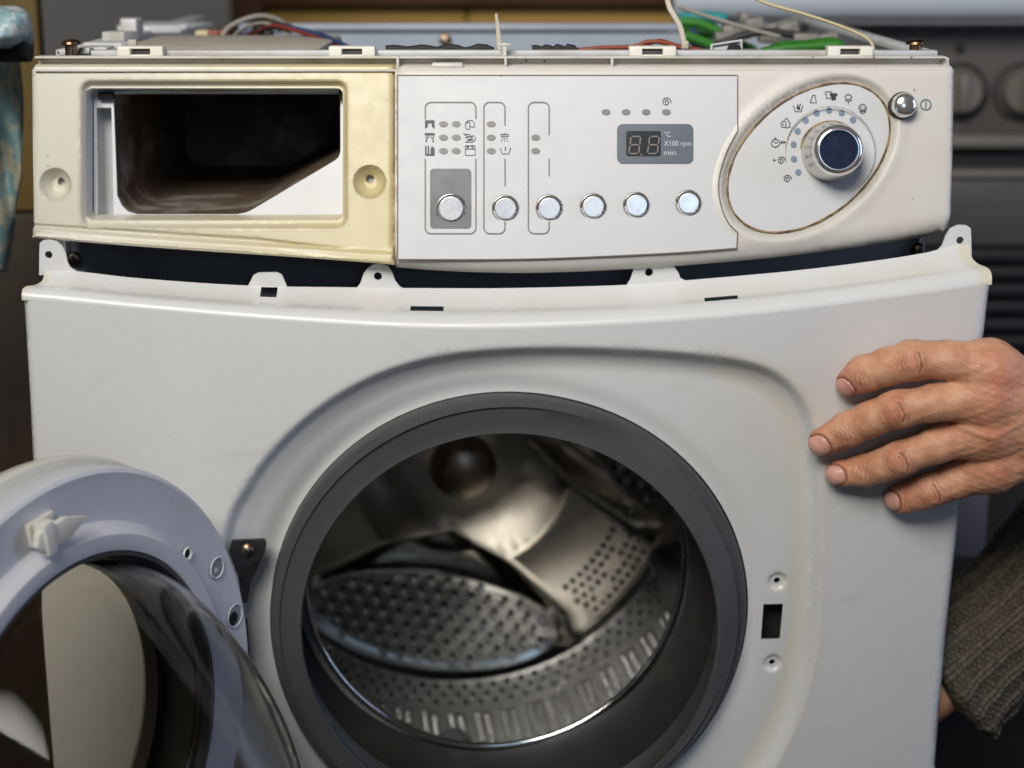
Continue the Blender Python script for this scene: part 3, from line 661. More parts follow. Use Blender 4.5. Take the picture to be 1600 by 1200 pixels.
for u, v, Y, sx, sy, sz in ((150, 76, .05, .02, .02, .003), (172, 70, .09, .03, .02, .004), (188, 62, .14, .018, .02, .012), (207, 52, .2, .012, .02, .022), (232, 45, .30, .05, .03, .006), (262, 40, .38, .06, .05, .004), (135, 79, .035, .008, .008, .004), (205, 36, .3, .016, .016, .008)):
    p = xo(u, v, Y); G().box(p, (sx, sy, sz), 0, min(sz * .3, .001), Matrix.Rotation(random.uniform(-.4, .4), 3, 'Z')).build('rail_fitting', M['rail'], WM)
# paper label tag on the tray
p = [xo(*q, .05) for q in ((1110, 80), (1110, 69), (1160, 61), (1160, 80))]; q = [v_ + Vector((0, .0006, 0)) for v_ in p]
G().add(p + q, [[0, 1, 2, 3], [4, 7, 6, 5], [0, 4, 5, 1], [1, 5, 6, 2], [2, 6, 7, 3]]).build('paper_tag', M['rail'], WM)
g = G(); g.tube([xo(*q, .049) for q in ((1114, 79), (1114, 72), (1156, 65.5), (1156, 78))], .0004, 6); g.lathe([(.005, 0), (.0001, .0002)], xo(1147, 79, .049), (0, -1, 0), E1, 20); g.build('tag_print', M['black'], WM)

# ---- front panel
BOW = .010
def fp_y(x, z):
    lean = np.clip((np.asarray(x) + .08) / .38, 0, 1); drop = np.clip((.72 - np.asarray(z)) / .34, 0, 1.6)
    return -.05 - BOW * (1 - (np.asarray(x) / .31) ** 2) + .052 * lean * drop
def fy_s(x, z): return float(fp_y(x, z))
def fp(u, v):
    p = solve(u, v, fy_s); return (p[0], p[2])
def fps(pts): return [fp(*p) for p in pts]
ridge_px = smooth([(33, 455), (110, 462), (230, 473), (411, 488), (600, 500), (720, 503), (850, 501), (1000, 494), (1160, 482), (1300, 466), (1450, 446), (1551, 431)], 6)
ridge = fps(ridge_px)
R3 = .0055                                    # the sheet stops this far under the ridge, the flange rounds over
top = [(x, z - R3) for x, z in ridge]
left = fps([(37, 520), (43, 620), (48, 720), (56, 860)]); right = fps([(1541, 520), (1507, 760), (1480, 1000), (1463, 1200)])
F_o = top + [(x, z) for x, z in right] + [(right[-1][0] - .004, .08), (left[-1][0] + .004, .08)] + left[::-1]
PC = fp(793, 992)
def circle_fit():
    l, r, t = fp(412, 975), fp(1175, 975), fp(793, 620); cx = (l[0] + r[0]) / 2; R = (r[0] - l[0]) / 2
    return cx, t[1] - R, R
PX, PZ, PR = circle_fit()
port = [(PX + (PR - .001) * math.cos(2 * PI * i / 120), PZ + (PR - .001) * math.sin(2 * PI * i / 120)) for i in range(120)]
rec = smooth(fps([(352, 822), (382, 760), (432, 694), (500, 634), (580, 588), (665, 560), (755, 547), (870, 543), (1000, 547), (1100, 555), (1165, 565), (1212, 582), (1247, 612), (1270, 655), (1281, 715), (1284, 800), (1283, 900), (1276, 1000), (1260, 1080), (1235, 1150), (1195, 1220), (1140, 1290), (1060, 1350), (950, 1395), (800, 1412), (650, 1395), (520, 1335), (430, 1255), (372, 1160), (340, 1050), (336, 930)]), 6, True)
holes = [fps([(1197, 955), (1228, 954), (1223, 1010), (1193, 1011)])]
shole = [fp(1219, 919), fp(1211, 1048)]
for q in shole: holes.append([(q[0] + .0022 * math.cos(a * PI / 8), q[1] + .0022 * math.sin(a * PI / 8)) for a in range(16)])
fine = []
for q in shole:
    for i in range(7):
        for k in range(28): fine.append((q[0] + .0009 * (i + 2.6) * math.cos(k * PI / 14), q[1] + .0009 * (i + 2.6) * math.sin(k * PI / 14)))
fine += rows(port, [-.0008 * k for k in range(1, 13)] + [.0008 * k for k in range(1, 13)], .0035, True) + rows(rec, [.0013 * k for k in range(-16, 17)], .0030, True)
P, T = cdt_sheet(F_o, [port] + holes, .0036, fine)
def front_h(P):
    """recess depth, positive = towards the machine"""
    ins = inside(P, rec); d = pdist(P, rec, True); dd = np.where(ins, d, -d)
    tt_ = np.clip((dd + .003) / .022, 0, 1); D = .0125 * (1 - (1 - tt_) ** 2.0) * sstep(-.003, .0065, dd)
    r = np.hypot(P[:, 0] - PX, P[:, 1] - PZ) - PR
    leftness = np.clip(-(P[:, 0] - PX) / PR + .25, 0, 1)
    D += .010 * leftness * sstep(.030, .0, r) + .002 * sstep(.014, 0, r)
    for q in shole:
        rr = np.hypot(P[:, 0] - q[0], P[:, 1] - q[1]); D += .0022 * sstep(.0075, .004, rr)
    dr = pdist(P, [F_o[len(top) - 1]] + right); dl = pdist(P, [F_o[0]] + left)
    for de in (dr, dl):
        R = .006; D += np.where(de < R, R - np.sqrt(np.maximum(0, R * R - (R - np.minimum(de, R)) ** 2)), 0)
    return D, dd
D, dd = front_h(P); V = np.c_[P[:, 0], fp_y(P[:, 0], P[:, 1]) + D, P[:, 1]]
Vr, Fr = rim(V, T, lambda p: (0, .0015, 0) if abs(math.hypot(p[0] - PX, p[2] - PZ) - PR) < .003 or (abs(p[0]) < .2) else (0, .020, 0))
FP = mk('front_panel', Vr, Fr, M['enamel'], WM, sharp=72)
gr = np.zeros(len(Vr)); xr = P[:, 0] > .13
gr[:len(P)] = np.where(xr, .60, .10) * (np.exp(-((dd - .0145) / .006) ** 2) + .8 * np.exp(-((dd + .003) / .0035) ** 2)) + .5 * np.exp(-(np.hypot(P[:, 0] - shole[0][0], P[:, 1] - shole[0][1]) - .006) ** 2 / .0018 ** 2)
add_attr(FP, 'stain', gr)
sc_ = np.zeros(len(Vr)); rs = np.random.RandomState(3)      # scuffs and rubbed marks: short thin strokes and smudges
for _ in range(46):
    c = np.array([rs.uniform(-.29, .29), rs.uniform(.36, .70)]); an = rs.normal(0, .5) + (PI / 2 if rs.rand() < .35 else 0); L_ = rs.uniform(.003, .02); d = np.array([math.cos(an), math.sin(an)])
    q = P - c; t = np.clip(q @ d, -L_, L_); sc_[:len(P)] += rs.uniform(.15, .5) * np.exp(-(np.hypot(*(q - t[:, None] * d).T) / rs.uniform(.0012, .0035)) ** 2)
add_attr(FP, 'scuff', np.clip(sc_, 0, 1))
# flange over the ridge
back_px = smooth([(60, 424), (118, 424), (220, 435), (385, 446), (556, 449), (640, 450), (800, 450), (980, 445), (1072, 438), (1240, 423), (1384, 405), (1468, 391), (1519, 383)], 6)
YB = -.026
back3 = [on_y(u, v, YB) for u, v in back_px]; bx = np.array([p.x for p in back3]); bz = np.array([p.z for p in back3])
rx = np.array([p[0] for p in ridge]); rz = np.array([p[1] for p in ridge])
xl, xrr = rx.min(), rx.max()
def flange(x, w):
    """w 0..1 from the sheet over the ridge to the back edge"""
    z = np.interp(x, rx, rz); y0 = fp_y(x, z - R3)
    xb = x                                     # ends cut at an angle: x squeezes inwards towards the back
    zbk = np.interp(np.clip(x, bx.min(), bx.max()), bx, bz)
    a0 = (y0, z - R3); a1 = (y0 + .0002, z - .0002); a3 = (YB, zbk)
    k = .16
    t = np.clip(w / k, 0, 1); arc = np.where(w < k, 1, 0)
    b1 = (a1[0] + (a3[0] - a1[0]) * .16, a1[1] + (a3[1] - a1[1]) * .16)
    ya = (1 - t) ** 2 * a0[0] + 2 * t * (1 - t) * a1[0] + t * t * b1[0]; za = (1 - t) ** 2 * a0[1] + 2 * t * (1 - t) * a1[1] + t * t * b1[1]
    s = np.clip((w - k) / (1 - k), 0, 1); sag = -.0022 * np.sin(PI * s) * sstep(.0, .4, s)
    yb_ = b1[0] + (a3[0] - b1[0]) * s; zb_ = b1[1] + (a3[1] - b1[1]) * s + sag
    sq = (x - (xl + xrr) / 2); xo_ = x - np.sign(sq) * .0095 * sstep(.27, .298, np.abs(sq)) * sstep(.1, .75, w)
    return np.c_[xo_, np.where(arc, ya, yb_), np.where(arc, za, zb_)]
WS = .05
def f_rect(u0, u1, w0, w1):
    a_, b_ = on_y(u0, 480, -.045).x, on_y(u1, 480, -.045).x; return [(a_, w0 * WS), (b_, w0 * WS), (b_, w1 * WS), (a_, w1 * WS)]
fo = [(xl, 0), (xrr, 0), (xrr, WS), (xl, WS)]
P, T = cdt_sheet(fo, [f_rect(641, 693, .36, .56), f_rect(1101, 1153, .34, .52), f_rect(403, 429, .70, .98)], .0030)
V = flange(P[:, 0], P[:, 1] / WS); v, f = rim(V, T, (0, .0001, -.0003))
FL = mk('top_flange', v, f, M['enamel'], FP, sharp=50)
gr = np.zeros(len(v)); n1 = .5 + .5 * np.sin(P[:, 0] * 37 + 1) * np.sin(P[:, 0] * 91)
gr[:len(P)] = .55 * n1 * sstep(.25, .5, P[:, 1] / WS) * sstep(.95, .7, P[:, 1] / WS) + 1.2 * sstep(.006, .001, xrr - .004 - P[:, 0]) + .9 * sstep(.006, .001, P[:, 0] - xl)
add_attr(FL, 'stain', gr)
for u0, u1, w_ in ((641, 693, .40), (1101, 1153, .36)):
    q = flange(np.array([on_y((u0 + u1) / 2, 480, -.045).x]), np.array([w_]))[0]; G().box((q[0], q[1] + .004, q[2] - .007), (.030, .022, .0015)).build('slot_shade', M['black'], FP)  # black plates under the slots stand in for the shade inside
# mounting tabs on the back edge
def tab(px, hpx, hr, name='mounting_tab'):
    loop = [(p.x, p.z) for p in (on_y(u, v, YB) for u, v in px)]
    hl = []
    if hpx:
        c = on_y(*hpx, YB); hl = [[(c.x + hr * math.cos(a * PI / 10), c.z + hr * math.sin(a * PI / 10)) for a in range(20)]]
    P, T = cdt_sheet(loop, hl, .004); v, f = rim([(p[0], YB, p[1]) for p in P], T, (0, .0016, 0)); return mk(name, v, f, M['enamel'], FP, sharp=40)
tab([(61, 430), (61.5, 392), (62, 380), (67, 375.5), (76, 374.5), (88, 377), (97, 384), (103, 396), (105, 408), (109, 417), (118, 423), (122, 428)], (76, 398), .0024)
tab([(386, 449), (391, 440), (396, 430), (404, 426), (432, 425.5), (440, 429), (445, 440), (449, 449)], None, 0)
tab([(556, 451), (563, 443), (568, 428), (575, 418), (584, 413), (595, 412), (606, 416), (613, 426), (617, 438), (624, 447), (630, 451)], (590.5, 431.5), .0026)
tab([(978, 447), (985, 436), (991, 418), (1000, 409), (1014, 406), (1038, 407), (1051, 414), (1060, 426), (1063, 434), (1074, 440)], (1014, 425.5), .0026)
tab([(1462, 394), (1472, 384), (1478, 368), (1485, 357), (1497, 351.5), (1510, 352), (1517, 357), (1518.5, 402), (1500, 404)], (1500, 375.5), .0024)
# screws seen in the gap
for u, v in ((116, 404), (1435, 391)):
    c = on_y(u, v, .034); g = G(); g.lathe([(.0052, 0), (.005, .0018), (.0038, .0034), (.0018, .004), (.0001, .004)], c, (0, -1, 0), E1, 24); g.build('bulkhead_screw', M['bolt'], BH)
    g = G(); g.box(c + Vector((0, -.0041, 0)), (.0046, .0006, .0010)); g.box(c + Vector((0, -.0041, 0)), (.0010, .0005, .0046)); g.build('screw_slot', M['black'], BH)
# black box that keeps the latch opening dark
g = G(); c = fp(1210, 983); g.box((c[0], fy_s(*c) + .030, c[1]), (.030, .004, .08)); g.build('latch_dark_box', M['black'], FP)

# ---- gasket
GY = fy_s(PX - PR * .2, PZ) + .010
gc = Vector((PX, 0, PZ)); AX = Vector((0, 1, 0)); XE = Vector((1, 0, 0))
def circ_at(ul, ur, vt, Y):
    l, r, t = on_y(ul, 975, Y), on_y(ur, 975, Y), on_y((ul + ur) / 2, vt, Y); R = (r.x - l.x) / 2; return (l.x + r.x) / 2, t.z - R, R
GB = -.047
lx, lz, lr = circ_at(470, 1122, 680, GB)
# front ring (its plane follows the slight twist of the panel)
def gring(prof, n=144):
    """prof: (s, y, blend) s=radius share, blend 0 outer circle .. 1 inner lip circle"""
    v = []; f = []; m = len(prof)
    for i in range(n):
        a = 2 * PI * i / n; ca, sa = math.cos(a), math.sin(a)
        for rr, dy, bl in prof:
            cx, cz, R0 = PX + (lx - PX) * bl, PZ + (lz - PZ) * bl, 1.0
            x, z = cx + rr * ca, cz + rr * sa
            base = float(fp_y(PX + PR * ca, PZ + PR * sa)) * (1 - bl) + GB * bl
            v.append((x, base + dy, z))
    for i in range(n):
        j = (i + 1) % n
        for k in range(m - 1): f.append([i * m + k, j * m + k, j * m + k + 1, i * m + k + 1])
    return v, f
prof = [(PR - .0012, .030, 0), (PR - .0018, .016, 0), (PR - .0026, .0122, 0), (PR - .0036, .0106, 0), (PR - .0052, .0100, .03), (PR - .009, .0088, .1), (lr + .015, .0066, .45), (lr + .007, .0040, .8), (lr + .0025, .0022, 1), (lr + .0008, .0020, 1), (lr, .0034, 1), (lr + .0008, .006, 1)]
GK = mk('door_gasket', *gring(prof), M['gasket'], WM, sharp=30)
# inner bellows to the drum mouth
DYM = .055
mx, mz, mr = circ_at(468, 1083, 0, DYM)
mc = on_y(775, 886, DYM); mr = .1392; mx, mz = mc.x, mc.z
v = []; f = []; n = 144
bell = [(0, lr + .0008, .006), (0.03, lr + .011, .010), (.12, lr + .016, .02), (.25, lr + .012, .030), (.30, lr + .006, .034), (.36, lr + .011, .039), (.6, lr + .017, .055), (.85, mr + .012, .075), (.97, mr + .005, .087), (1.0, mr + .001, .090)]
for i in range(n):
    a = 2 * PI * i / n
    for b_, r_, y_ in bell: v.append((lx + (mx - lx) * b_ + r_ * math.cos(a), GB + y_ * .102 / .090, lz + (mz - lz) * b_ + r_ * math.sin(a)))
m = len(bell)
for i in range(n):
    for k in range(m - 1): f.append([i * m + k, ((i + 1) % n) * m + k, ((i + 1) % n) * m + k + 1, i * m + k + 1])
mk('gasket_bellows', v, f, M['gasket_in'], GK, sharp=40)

# ---- drum
hub = on_y(722, 722, .355); axd = (Vector((mx, DYM, mz)) - hub).normalized()      # from the back wall to the mouth
dx_ = (XE - axd * XE.dot(axd)).normalized(); dz_ = axd.cross(dx_) * -1
if dz_.z < 0: dz_ = -dz_
DL = (Vector((mx, DYM, mz)) - hub).length
def dpt(x, z, h): return hub + dx_ * x + dz_ * z + axd * h
DR = .222
prof = [(mr - .0005, DL - .002), (mr + .003, DL - .006), (mr + .02, DL - .012), (DR - .012, DL - .020), (DR, DL - .036), (DR, .032), (DR - .006, .018), (DR - .018, .010)]
DRM = G().lathe(prof, hub, axd, dx_, 120).build('drum', M['shell'], WM, sharp=40)
G().lathe([(mr + .0022 * math.cos(a), DL - .001 + .0022 * math.sin(a)) for a in np.linspace(0, 2 * PI, 13)[:-1]], hub, axd, dx_, 120, close=True).build('drum_rim', M['chrome'], DRM)
# back wall with three pressed lobes
NR, NA = 70, 240; v = []; f = []
LOB = [math.radians(-100 + 120 * k) for k in range(3)]
def lobe_sd(x, z, a):
    xi = x * math.cos(a) + z * math.sin(a); et = -x * math.sin(a) + z * math.cos(a)
    w = np.interp(xi, [.045, .062, .09, .13, .165, .195, .212], [-.02, .0, .064, .122, .138, .115, -.02])
    return (w - abs(et)) * .62
HR = np.linspace(0, .21, 85); HH = np.interp(HR, [0, .036, .060, .085, .115, .150, .195, .21], [-.046, -.046, -.038, -.020, .000, .008, .012, .012]); HH = np.convolve(np.pad(HH, 6, 'edge'), np.hanning(13) / np.hanning(13).sum(), 'valid')
def back_h(x, z):
    r = math.hypot(x, z); h = .017 * (1 - min(1, r / .10) ** 2)
    h += .008 * float(sstep(.196, .204, r))
    for a in LOB: h -= .050 * float(sstep(-.003, .024, lobe_sd(x, z, a)))
    return h
for i in range(NR + 1):
    r = (DR - .0175) * i / NR
    for k in range(NA): a = 2 * PI * k / NA; x, z = r * math.cos(a), r * math.sin(a); v.append(dpt(x, z, back_h(x, z)))
for i in range(NR):
    for k in range(NA): f.append([i * NA + k, i * NA + (k + 1) % NA, (i + 1) * NA + (k + 1) % NA, (i + 1) * NA + k])
mk('drum_back_wall', v, f, M['steel'], DRM, sharp=180)
G().lathe([(.036, .004), (.033, .013), (.027, .018), (.0245, .020), (.0235, .034), (.020, .040), (.012, .043), (.0001, .0435)], hub, axd, dx_, 56).build('drum_hub', mat('hub_metal', (.46, .36, .27), .34, 1.0, col2=(.3, .22, .16), nscale=40), DRM)
# perforated almond plates lying in the lobes
for kk_, a in enumerate(LOB):
    er, et = Vector((math.cos(a), math.sin(a))), Vector((-math.sin(a), math.cos(a)))
    def pp(xi, eta, h): q = er * xi + et * eta; return dpt(q.x, q.y, h)
    PA, PB, XC, TLT = .122, .046, .158, .05
    def pl(eta, s, lift=0): return pp(XC + s, eta, -.027 + TLT * (s + PB) + .006 * (1 - (eta / PA) ** 2) + lift)
    ring_ = [(PA * math.cos(w), PB * math.copysign(abs(math.sin(w)) ** 1.12, math.sin(w))) for w in np.linspace(0, 2 * PI, 73)[:-1]]
    g = G(); n = len(ring_); v = []
    for sc in (0, .25, .5, .75, .93, .97, 1.0, 1.015): v += [pl(e * sc, s * sc, {.97: .0022, 1.0: .0022, 1.015: -.004}.get(sc, 0)) for e, s in ring_]
    f = [[j * n + i, j * n + (i + 1) % n, (j + 1) * n + (i + 1) % n, (j + 1) * n + i] for j in range(7) for i in range(n)]
    g.add(v, f); PLT = g.build('lifter_plate', M['steel_plate'], DRM, sharp=180)
    g = G(); n0 = (pl(0, .01) - pl(0, 0)).normalized(); nn = axd
    for r_ in range(-8, 9):
        for c_ in range(-22, 23):
            eta = c_ * .0158 + (r_ % 2) * .0079; s = r_ * .0118
            if (eta / (PA * .90)) ** 2 + (s / (PB * .86)) ** 2 > 1: continue
            c0 = pl(eta, s)
            g.lathe([(.0044, -.0003), (.0040, .0018), (.0029, .0034), (.0014, .0041), (.0001, .0042)], c0, nn, dx_, 10, 0)
            c1 = pl(eta + .001, s - .0056); g.lathe([(.0029, .0004), (.0001, .0005)], c1, nn, dx_, 9, 1)
    o = g.build('plate_perforations', None, DRM, sharp=60, mats=[M['nub'], M['black']]); o['kind'] = 'stuff'
g = G()
for i in range(9):
    for k in range(26):
        r = .118 + i * .0088; a = math.radians(-52 + (k + .5 * (i % 2)) * 3.3 * .15 / r)
        x, z = r * math.cos(a), r * math.sin(a)
        if r < .150 or a > math.radians(-20) or max(lobe_sd(x, z, q) for q in LOB) > -.008 or math.sin(a * 7 + i) > .93: continue
        c0 = dpt(x, z, back_h(x, z)); g.lathe([(.0036, -.0005), (.0031, .0010), (.0024, .0009)], c0, axd, dx_, 8, 0); g.lathe([(.0027, .0008), (.0001, .0007)], c0, axd, dx_, 8, 1)
o = g.build('wall_perforations', None, DRM, sharp=60, mats=[M['nub'], M['black']]); o['kind'] = 'stuff'
# raised perforated ribs round the shell
g = G(); NRB = 58
prof = [(-.0098, -.0004), (-.0088, .0020), (-.0070, .0038), (-.0040, .0046), (0, .0048), (.0040, .0046), (.0070, .0038), (.0088, .0020), (.0098, -.0004)]
for k in range(NRB):
    a = 2 * PI * k / NRB - PI
    if not (-172 < math.degrees(a) < 35): continue
    d = dx_ * math.cos(a) + dz_ * math.sin(a); tn = axd.cross(d); v = []; f = []; hs = (.046, .052, .13, .20, DL - .062, DL - .056)
    for i, h_ in enumerate(hs):
        sc = .1 if i in (0, 5) else 1
        for p_, q_ in prof: v.append(hub + d * (DR - q_ * sc) + tn * p_ + axd * h_)
    for i in range(5):
        for j in range(8): f.append([i * 9 + j, i * 9 + j + 1, i * 9 + 10 + j, i * 9 + 9 + j])
    mk('shell_rib', v, f, M['shell'], DRM, sharp=60)
    for i in range(22):
        for sd in (-.0042, .0042):
            c0 = hub + d * (DR - .0047) + tn * sd + axd * (.058 + i * .0086 + (.0043 if sd > 0 else 0))
            g.lathe([(.0036, 0), (.0032, .0008), (.0026, .0006)], c0, -d, axd, 8, 0); g.lathe([(.0029, .0004), (.0001, .0003)], c0, -d, axd, 8, 1)
for t_ in (.2, .55, .9):
    for k in range(100):
        a = 2 * PI * (k + (t_ == .55) * .5) / 100 - PI
        if not (-172 < math.degrees(a) < 10): continue
        d = dx_ * math.cos(a) + dz_ * math.sin(a); nrm = (axd * .75 - d * .66).normalized()
        c0 = hub + d * (DR - .0165 + .0150 * t_) + axd * (.0105 + .018 * t_) + nrm * .0006
        g.lathe([(.0042, 0), (.0037, .0014), (.0030, .0012)], c0, nrm, tn, 8, 0); g.lathe([(.0033, .0008), (.0001, .0007)], c0, nrm, tn, 8, 1)
o = g.build('drum_perforations', None, DRM, sharp=60, mats=[M['nub'], M['black']]); o['kind'] = 'stuff'
M['lifter'] = mat('lifter_plastic', (.16, .165, .17), .42, rvar=.1)
for ang in (-24, -96, 150):
    a = math.radians(ang); d = dx_ * math.cos(a) + dz_ * math.sin(a); tn = axd.cross(d); v = []; f = []
    hs = np.linspace(.13 if ang == -96 else .03, DL - .045, 14); W_ = [(-1, 0), (-.86, .3), (-.55, .75), (-.25, .96), (0, 1), (.25, .96), (.55, .75), (.86, .3), (1, 0)]
    for i, h_ in enumerate(hs):
        t = i / 13; e = min(1, math.sin(PI * min(max(t, .0), 1)) * 2.6) ** .5 if 0 < t < 1 else .05
        for p_, q_ in W_: v.append(hub + d * (DR + .002 - q_ * (.034 if ang == -96 else .050) * e) + tn * p_ * .027 * (.6 + .4 * e) + axd * h_)
    for i in range(13):
        for j in range(8): f.append([i * 9 + j, i * 9 + j + 1, i * 9 + 10 + j, i * 9 + 9 + j])
    f.append(list(range(9))); f.append([13 * 9 + j for j in range(9)])
    mk('lifter', v, f, M['lifter'], DRM, sharp=50)

# ---- hinge bracket and door
def flat_plate(px, Y, th, name, m, par):
    p = [on_y(u, v, Y) for u, v in px]; n = len(p); q = [a + Vector((0, th, 0)) for a in p]
    return G().add(p + q, [list(range(n)), list(range(2 * n - 1, n - 1, -1))] + [[i, n + i, n + (i + 1) % n, (i + 1) % n] for i in range(n)]).build(name, m, par)
YH = -.053
flat_plate([(362, 845), (412, 843), (416, 848), (414, 862), (392, 910), (386, 942), (378, 942), (372, 900), (357, 862)], YH, .003, 'hinge_bracket', M['bracket'], FP)
flat_plate([(366, 975), (386, 968), (390, 1020), (372, 1030)], YH + .004, .003, 'hinge_bracket', M['bracket'], FP)
c = on_y(386, 860, YH - .0003); G().lathe([(.0048, 0), (.0046, .0016), (.003, .0030), (.0001, .0034)], c, (0, -1, 0), E1, 24).build('hinge_screw', M['bolt'], FP)
g = G(); g.box(c + Vector((0, -.0033, 0)), (.0042, .0006, .0009)); g.box(c + Vector((0, -.0033, 0)), (.0009, .0005, .0042)); g.build('screw_slot', M['black'], FP)

DA = .4652; DN = Vector((math.cos(DA), -math.sin(DA), 0)); DE = Vector((-math.sin(DA), -math.cos(DA), 0)); DZ = Vector((0, 0, 1))
DRAD = .1658; DC = Vector((-.2484, -.2121, .475))
def door_px(u, v, h=0.0):
    """where the sight line meets the door's inner face"""
    d = Vector(ray(u, v)); o = Vector(CAM); k = ((DC + DN * h) - o).dot(DN) / d.dot(DN); return o + d * k
# ring (inner face), outer cover
g = G(); R_ = DRAD
g.lathe([(R_ - .004, -.024), (R_ - .001, -.018), (R_, -.010), (R_, -.003), (R_ - .0008, -.0005), (R_ - .003, .0008), (R_ - .006, .0004), (R_ - .008, 0), (.1345, -.001), (.1322, .0012), (.1305, .0060), (.1280, .0085), (.1225, .0088), (.1185, .0078), (.1165, .003), (.1158, -.006), (.1165, -.030)], DC, DN, DE, 144)
DOOR = g.build('door', M['door'], WM, sharp=32)
g = G(); g.lathe([(R_ - .003, -.022), (R_ + .002, -.023), (R_ + .0035, -.027), (R_ + .002, -.034), (R_ - .010, -.042), (R_ - .03, -.047), (.122, -.048), (.112, -.045), (.108, -.040), (.108, -.030)], DC, DN, DE, 144)
g.build('door_cover', M['cream'] if False else mat('door_cover_plastic', (.66, .64, .57), .35, col2=(.6, .56, .46), nscale=10), DOOR, sharp=32)
g = G(); g.lathe([(.1185, .004), (.1175, .0076), (.1155, .0072), (.1130, .002)], DC, DN, DE, 120); g.build('door_seal', M['gasket'], DOOR)
# glass bowl: outer and inner skins
def bowl(r0, H, nu=40, na=128):
    v = []
    for i in range(nu + 1):
        u = i / nu if i < nu else .9999; u = math.sin(u * PI / 2); r = r0 * math.sqrt(max(0, 1 - u * u))
        for k in range(na):
            w = 2 * PI * k / na; x, z = r * math.cos(w), r * math.sin(w)
            v.append(DC + DN * (H * u * (1 - .5 * z / r0) - .003) + DE * x + DZ * z)
    return v, [[i * na + k, i * na + (k + 1) % na, (i + 1) * na + (k + 1) % na, (i + 1) * na + k] for i in range(nu) for k in range(na)]
v1, f1 = bowl(.1135, .127); v0, f0 = bowl(.1110, .1245); n1 = len(v1); na = 128
mk('glass_bowl', v1 + v0, f1 + [[n1 + q for q in f_[::-1]] for f_ in f0] + [[k, n1 + k, n1 + (k + 1) % na, (k + 1) % na] for k in range(na)], M['glass'], DOOR, sharp=60)
# clear outer window of the door
g = G(); g.lathe([(.109, -.040), (.07, -.0425), (.0001, -.044), (.0001, -.0415), (.07, -.040), (.109, -.0375), (.109, -.040)], DC, DN, DE, 96); g.build('door_window', M['clear'], DOOR, sharp=60)
# screw recesses and slot of the ring
for u, v, r_ in ((338, 887, .0062), (366, 962, .0072)):
    c = door_px(u, v)
    G().lathe([(r_ + .0012, .0005), (r_ + .0005, .0012), (r_, .0008), (r_ - .0006, -.0008), (r_ - .001, -.004), (r_ * .45, -.0045), (r_ * .4, -.003), (.0001, -.003)], c, DN, DE, 28).build('screw_recess', M['door'], DOOR)
    G().lathe([(r_ * .97, .0005), (.0001, .0005)], c, DN, DE, 28).build('recess_shade', mat('recess_shade_grey', (.30, .30, .32), .6) if u < 350 else bpy.data.materials['recess_shade_grey'], DOOR)  # flat grey disc on top paints the shade of the recess
    G().lathe([(r_ * (.30 if u < 350 else .62), .0008), (.0001, .0008)], c + DE * r_ * .25 - DZ * r_ * .15, DN, DE, 20).build('recess_spot', M['hook'] if u < 350 else M['black'], DOOR)  # offset disc paints the rest of the recess shading
c = door_px(291, 865); G().lathe([(.0045, .0006), (.0040, .0018), (.003, .0012), (.0026, .0004)], c, DN, DE, 20).build('slot_collar', M['hook'], DOOR)
G().lathe([(.0028, .0006), (.0001, .0006)], c, DN, DE, 16).build('slot_hole', M['black'], DOOR)
# latch hook: base foot, stem, crossbar with pointed nose
hc = door_px(62, 826)
rad = (hc - DC); rad = (rad - DN * rad.dot(DN)).normalized(); tan = DN.cross(rad)
RM = Matrix((tan * .85, rad * .85, DN * .62)).transposed()
g = G()
def hook_prism(poly, z0, z1, bev=.001):
    bm = bmesh.new(); vs = [bm.verts.new((x, y, z0)) for x, y in poly]; fc = bm.faces.new(vs); r = bmesh.ops.extrude_face_region(bm, geom=[fc])
    for w in r['geom']:
        if isinstance(w, bmesh.types.BMVert): w.co.z = z1
    bmesh.ops.recalc_face_normals(bm, faces=bm.faces[:]); bmesh.ops.bevel(bm, geom=bm.edges[:], offset=bev, segments=2, affect='EDGES', profile=.5); bm.verts.index_update()
    g.add([RM @ w.co + hc for w in bm.verts], [[w.index for w in q.verts] for q in bm.faces]); bm.free()
sg = 1 if tan.y > 0 else -1
hook_prism([(-.012, -.008), (.012, -.008), (.012, .008), (-.012, .008)], -.001, .004)
hook_prism([(-.006, -.005), (.007, -.005), (.007, .005), (-.006, .005)], .003, .017)
hook_prism([(-.030 * 1, -.003), (-.012, -.009), (.014, -.008), (.020, -.002), (.016, .007), (-.010, .006)], .014, .021)
hook_prism([(.004, -.011), (.013, -.011), (.013, .011), (.004, .011)], .010, .024)
g.build('latch_hook', M['hook'], DOOR, sharp=40)

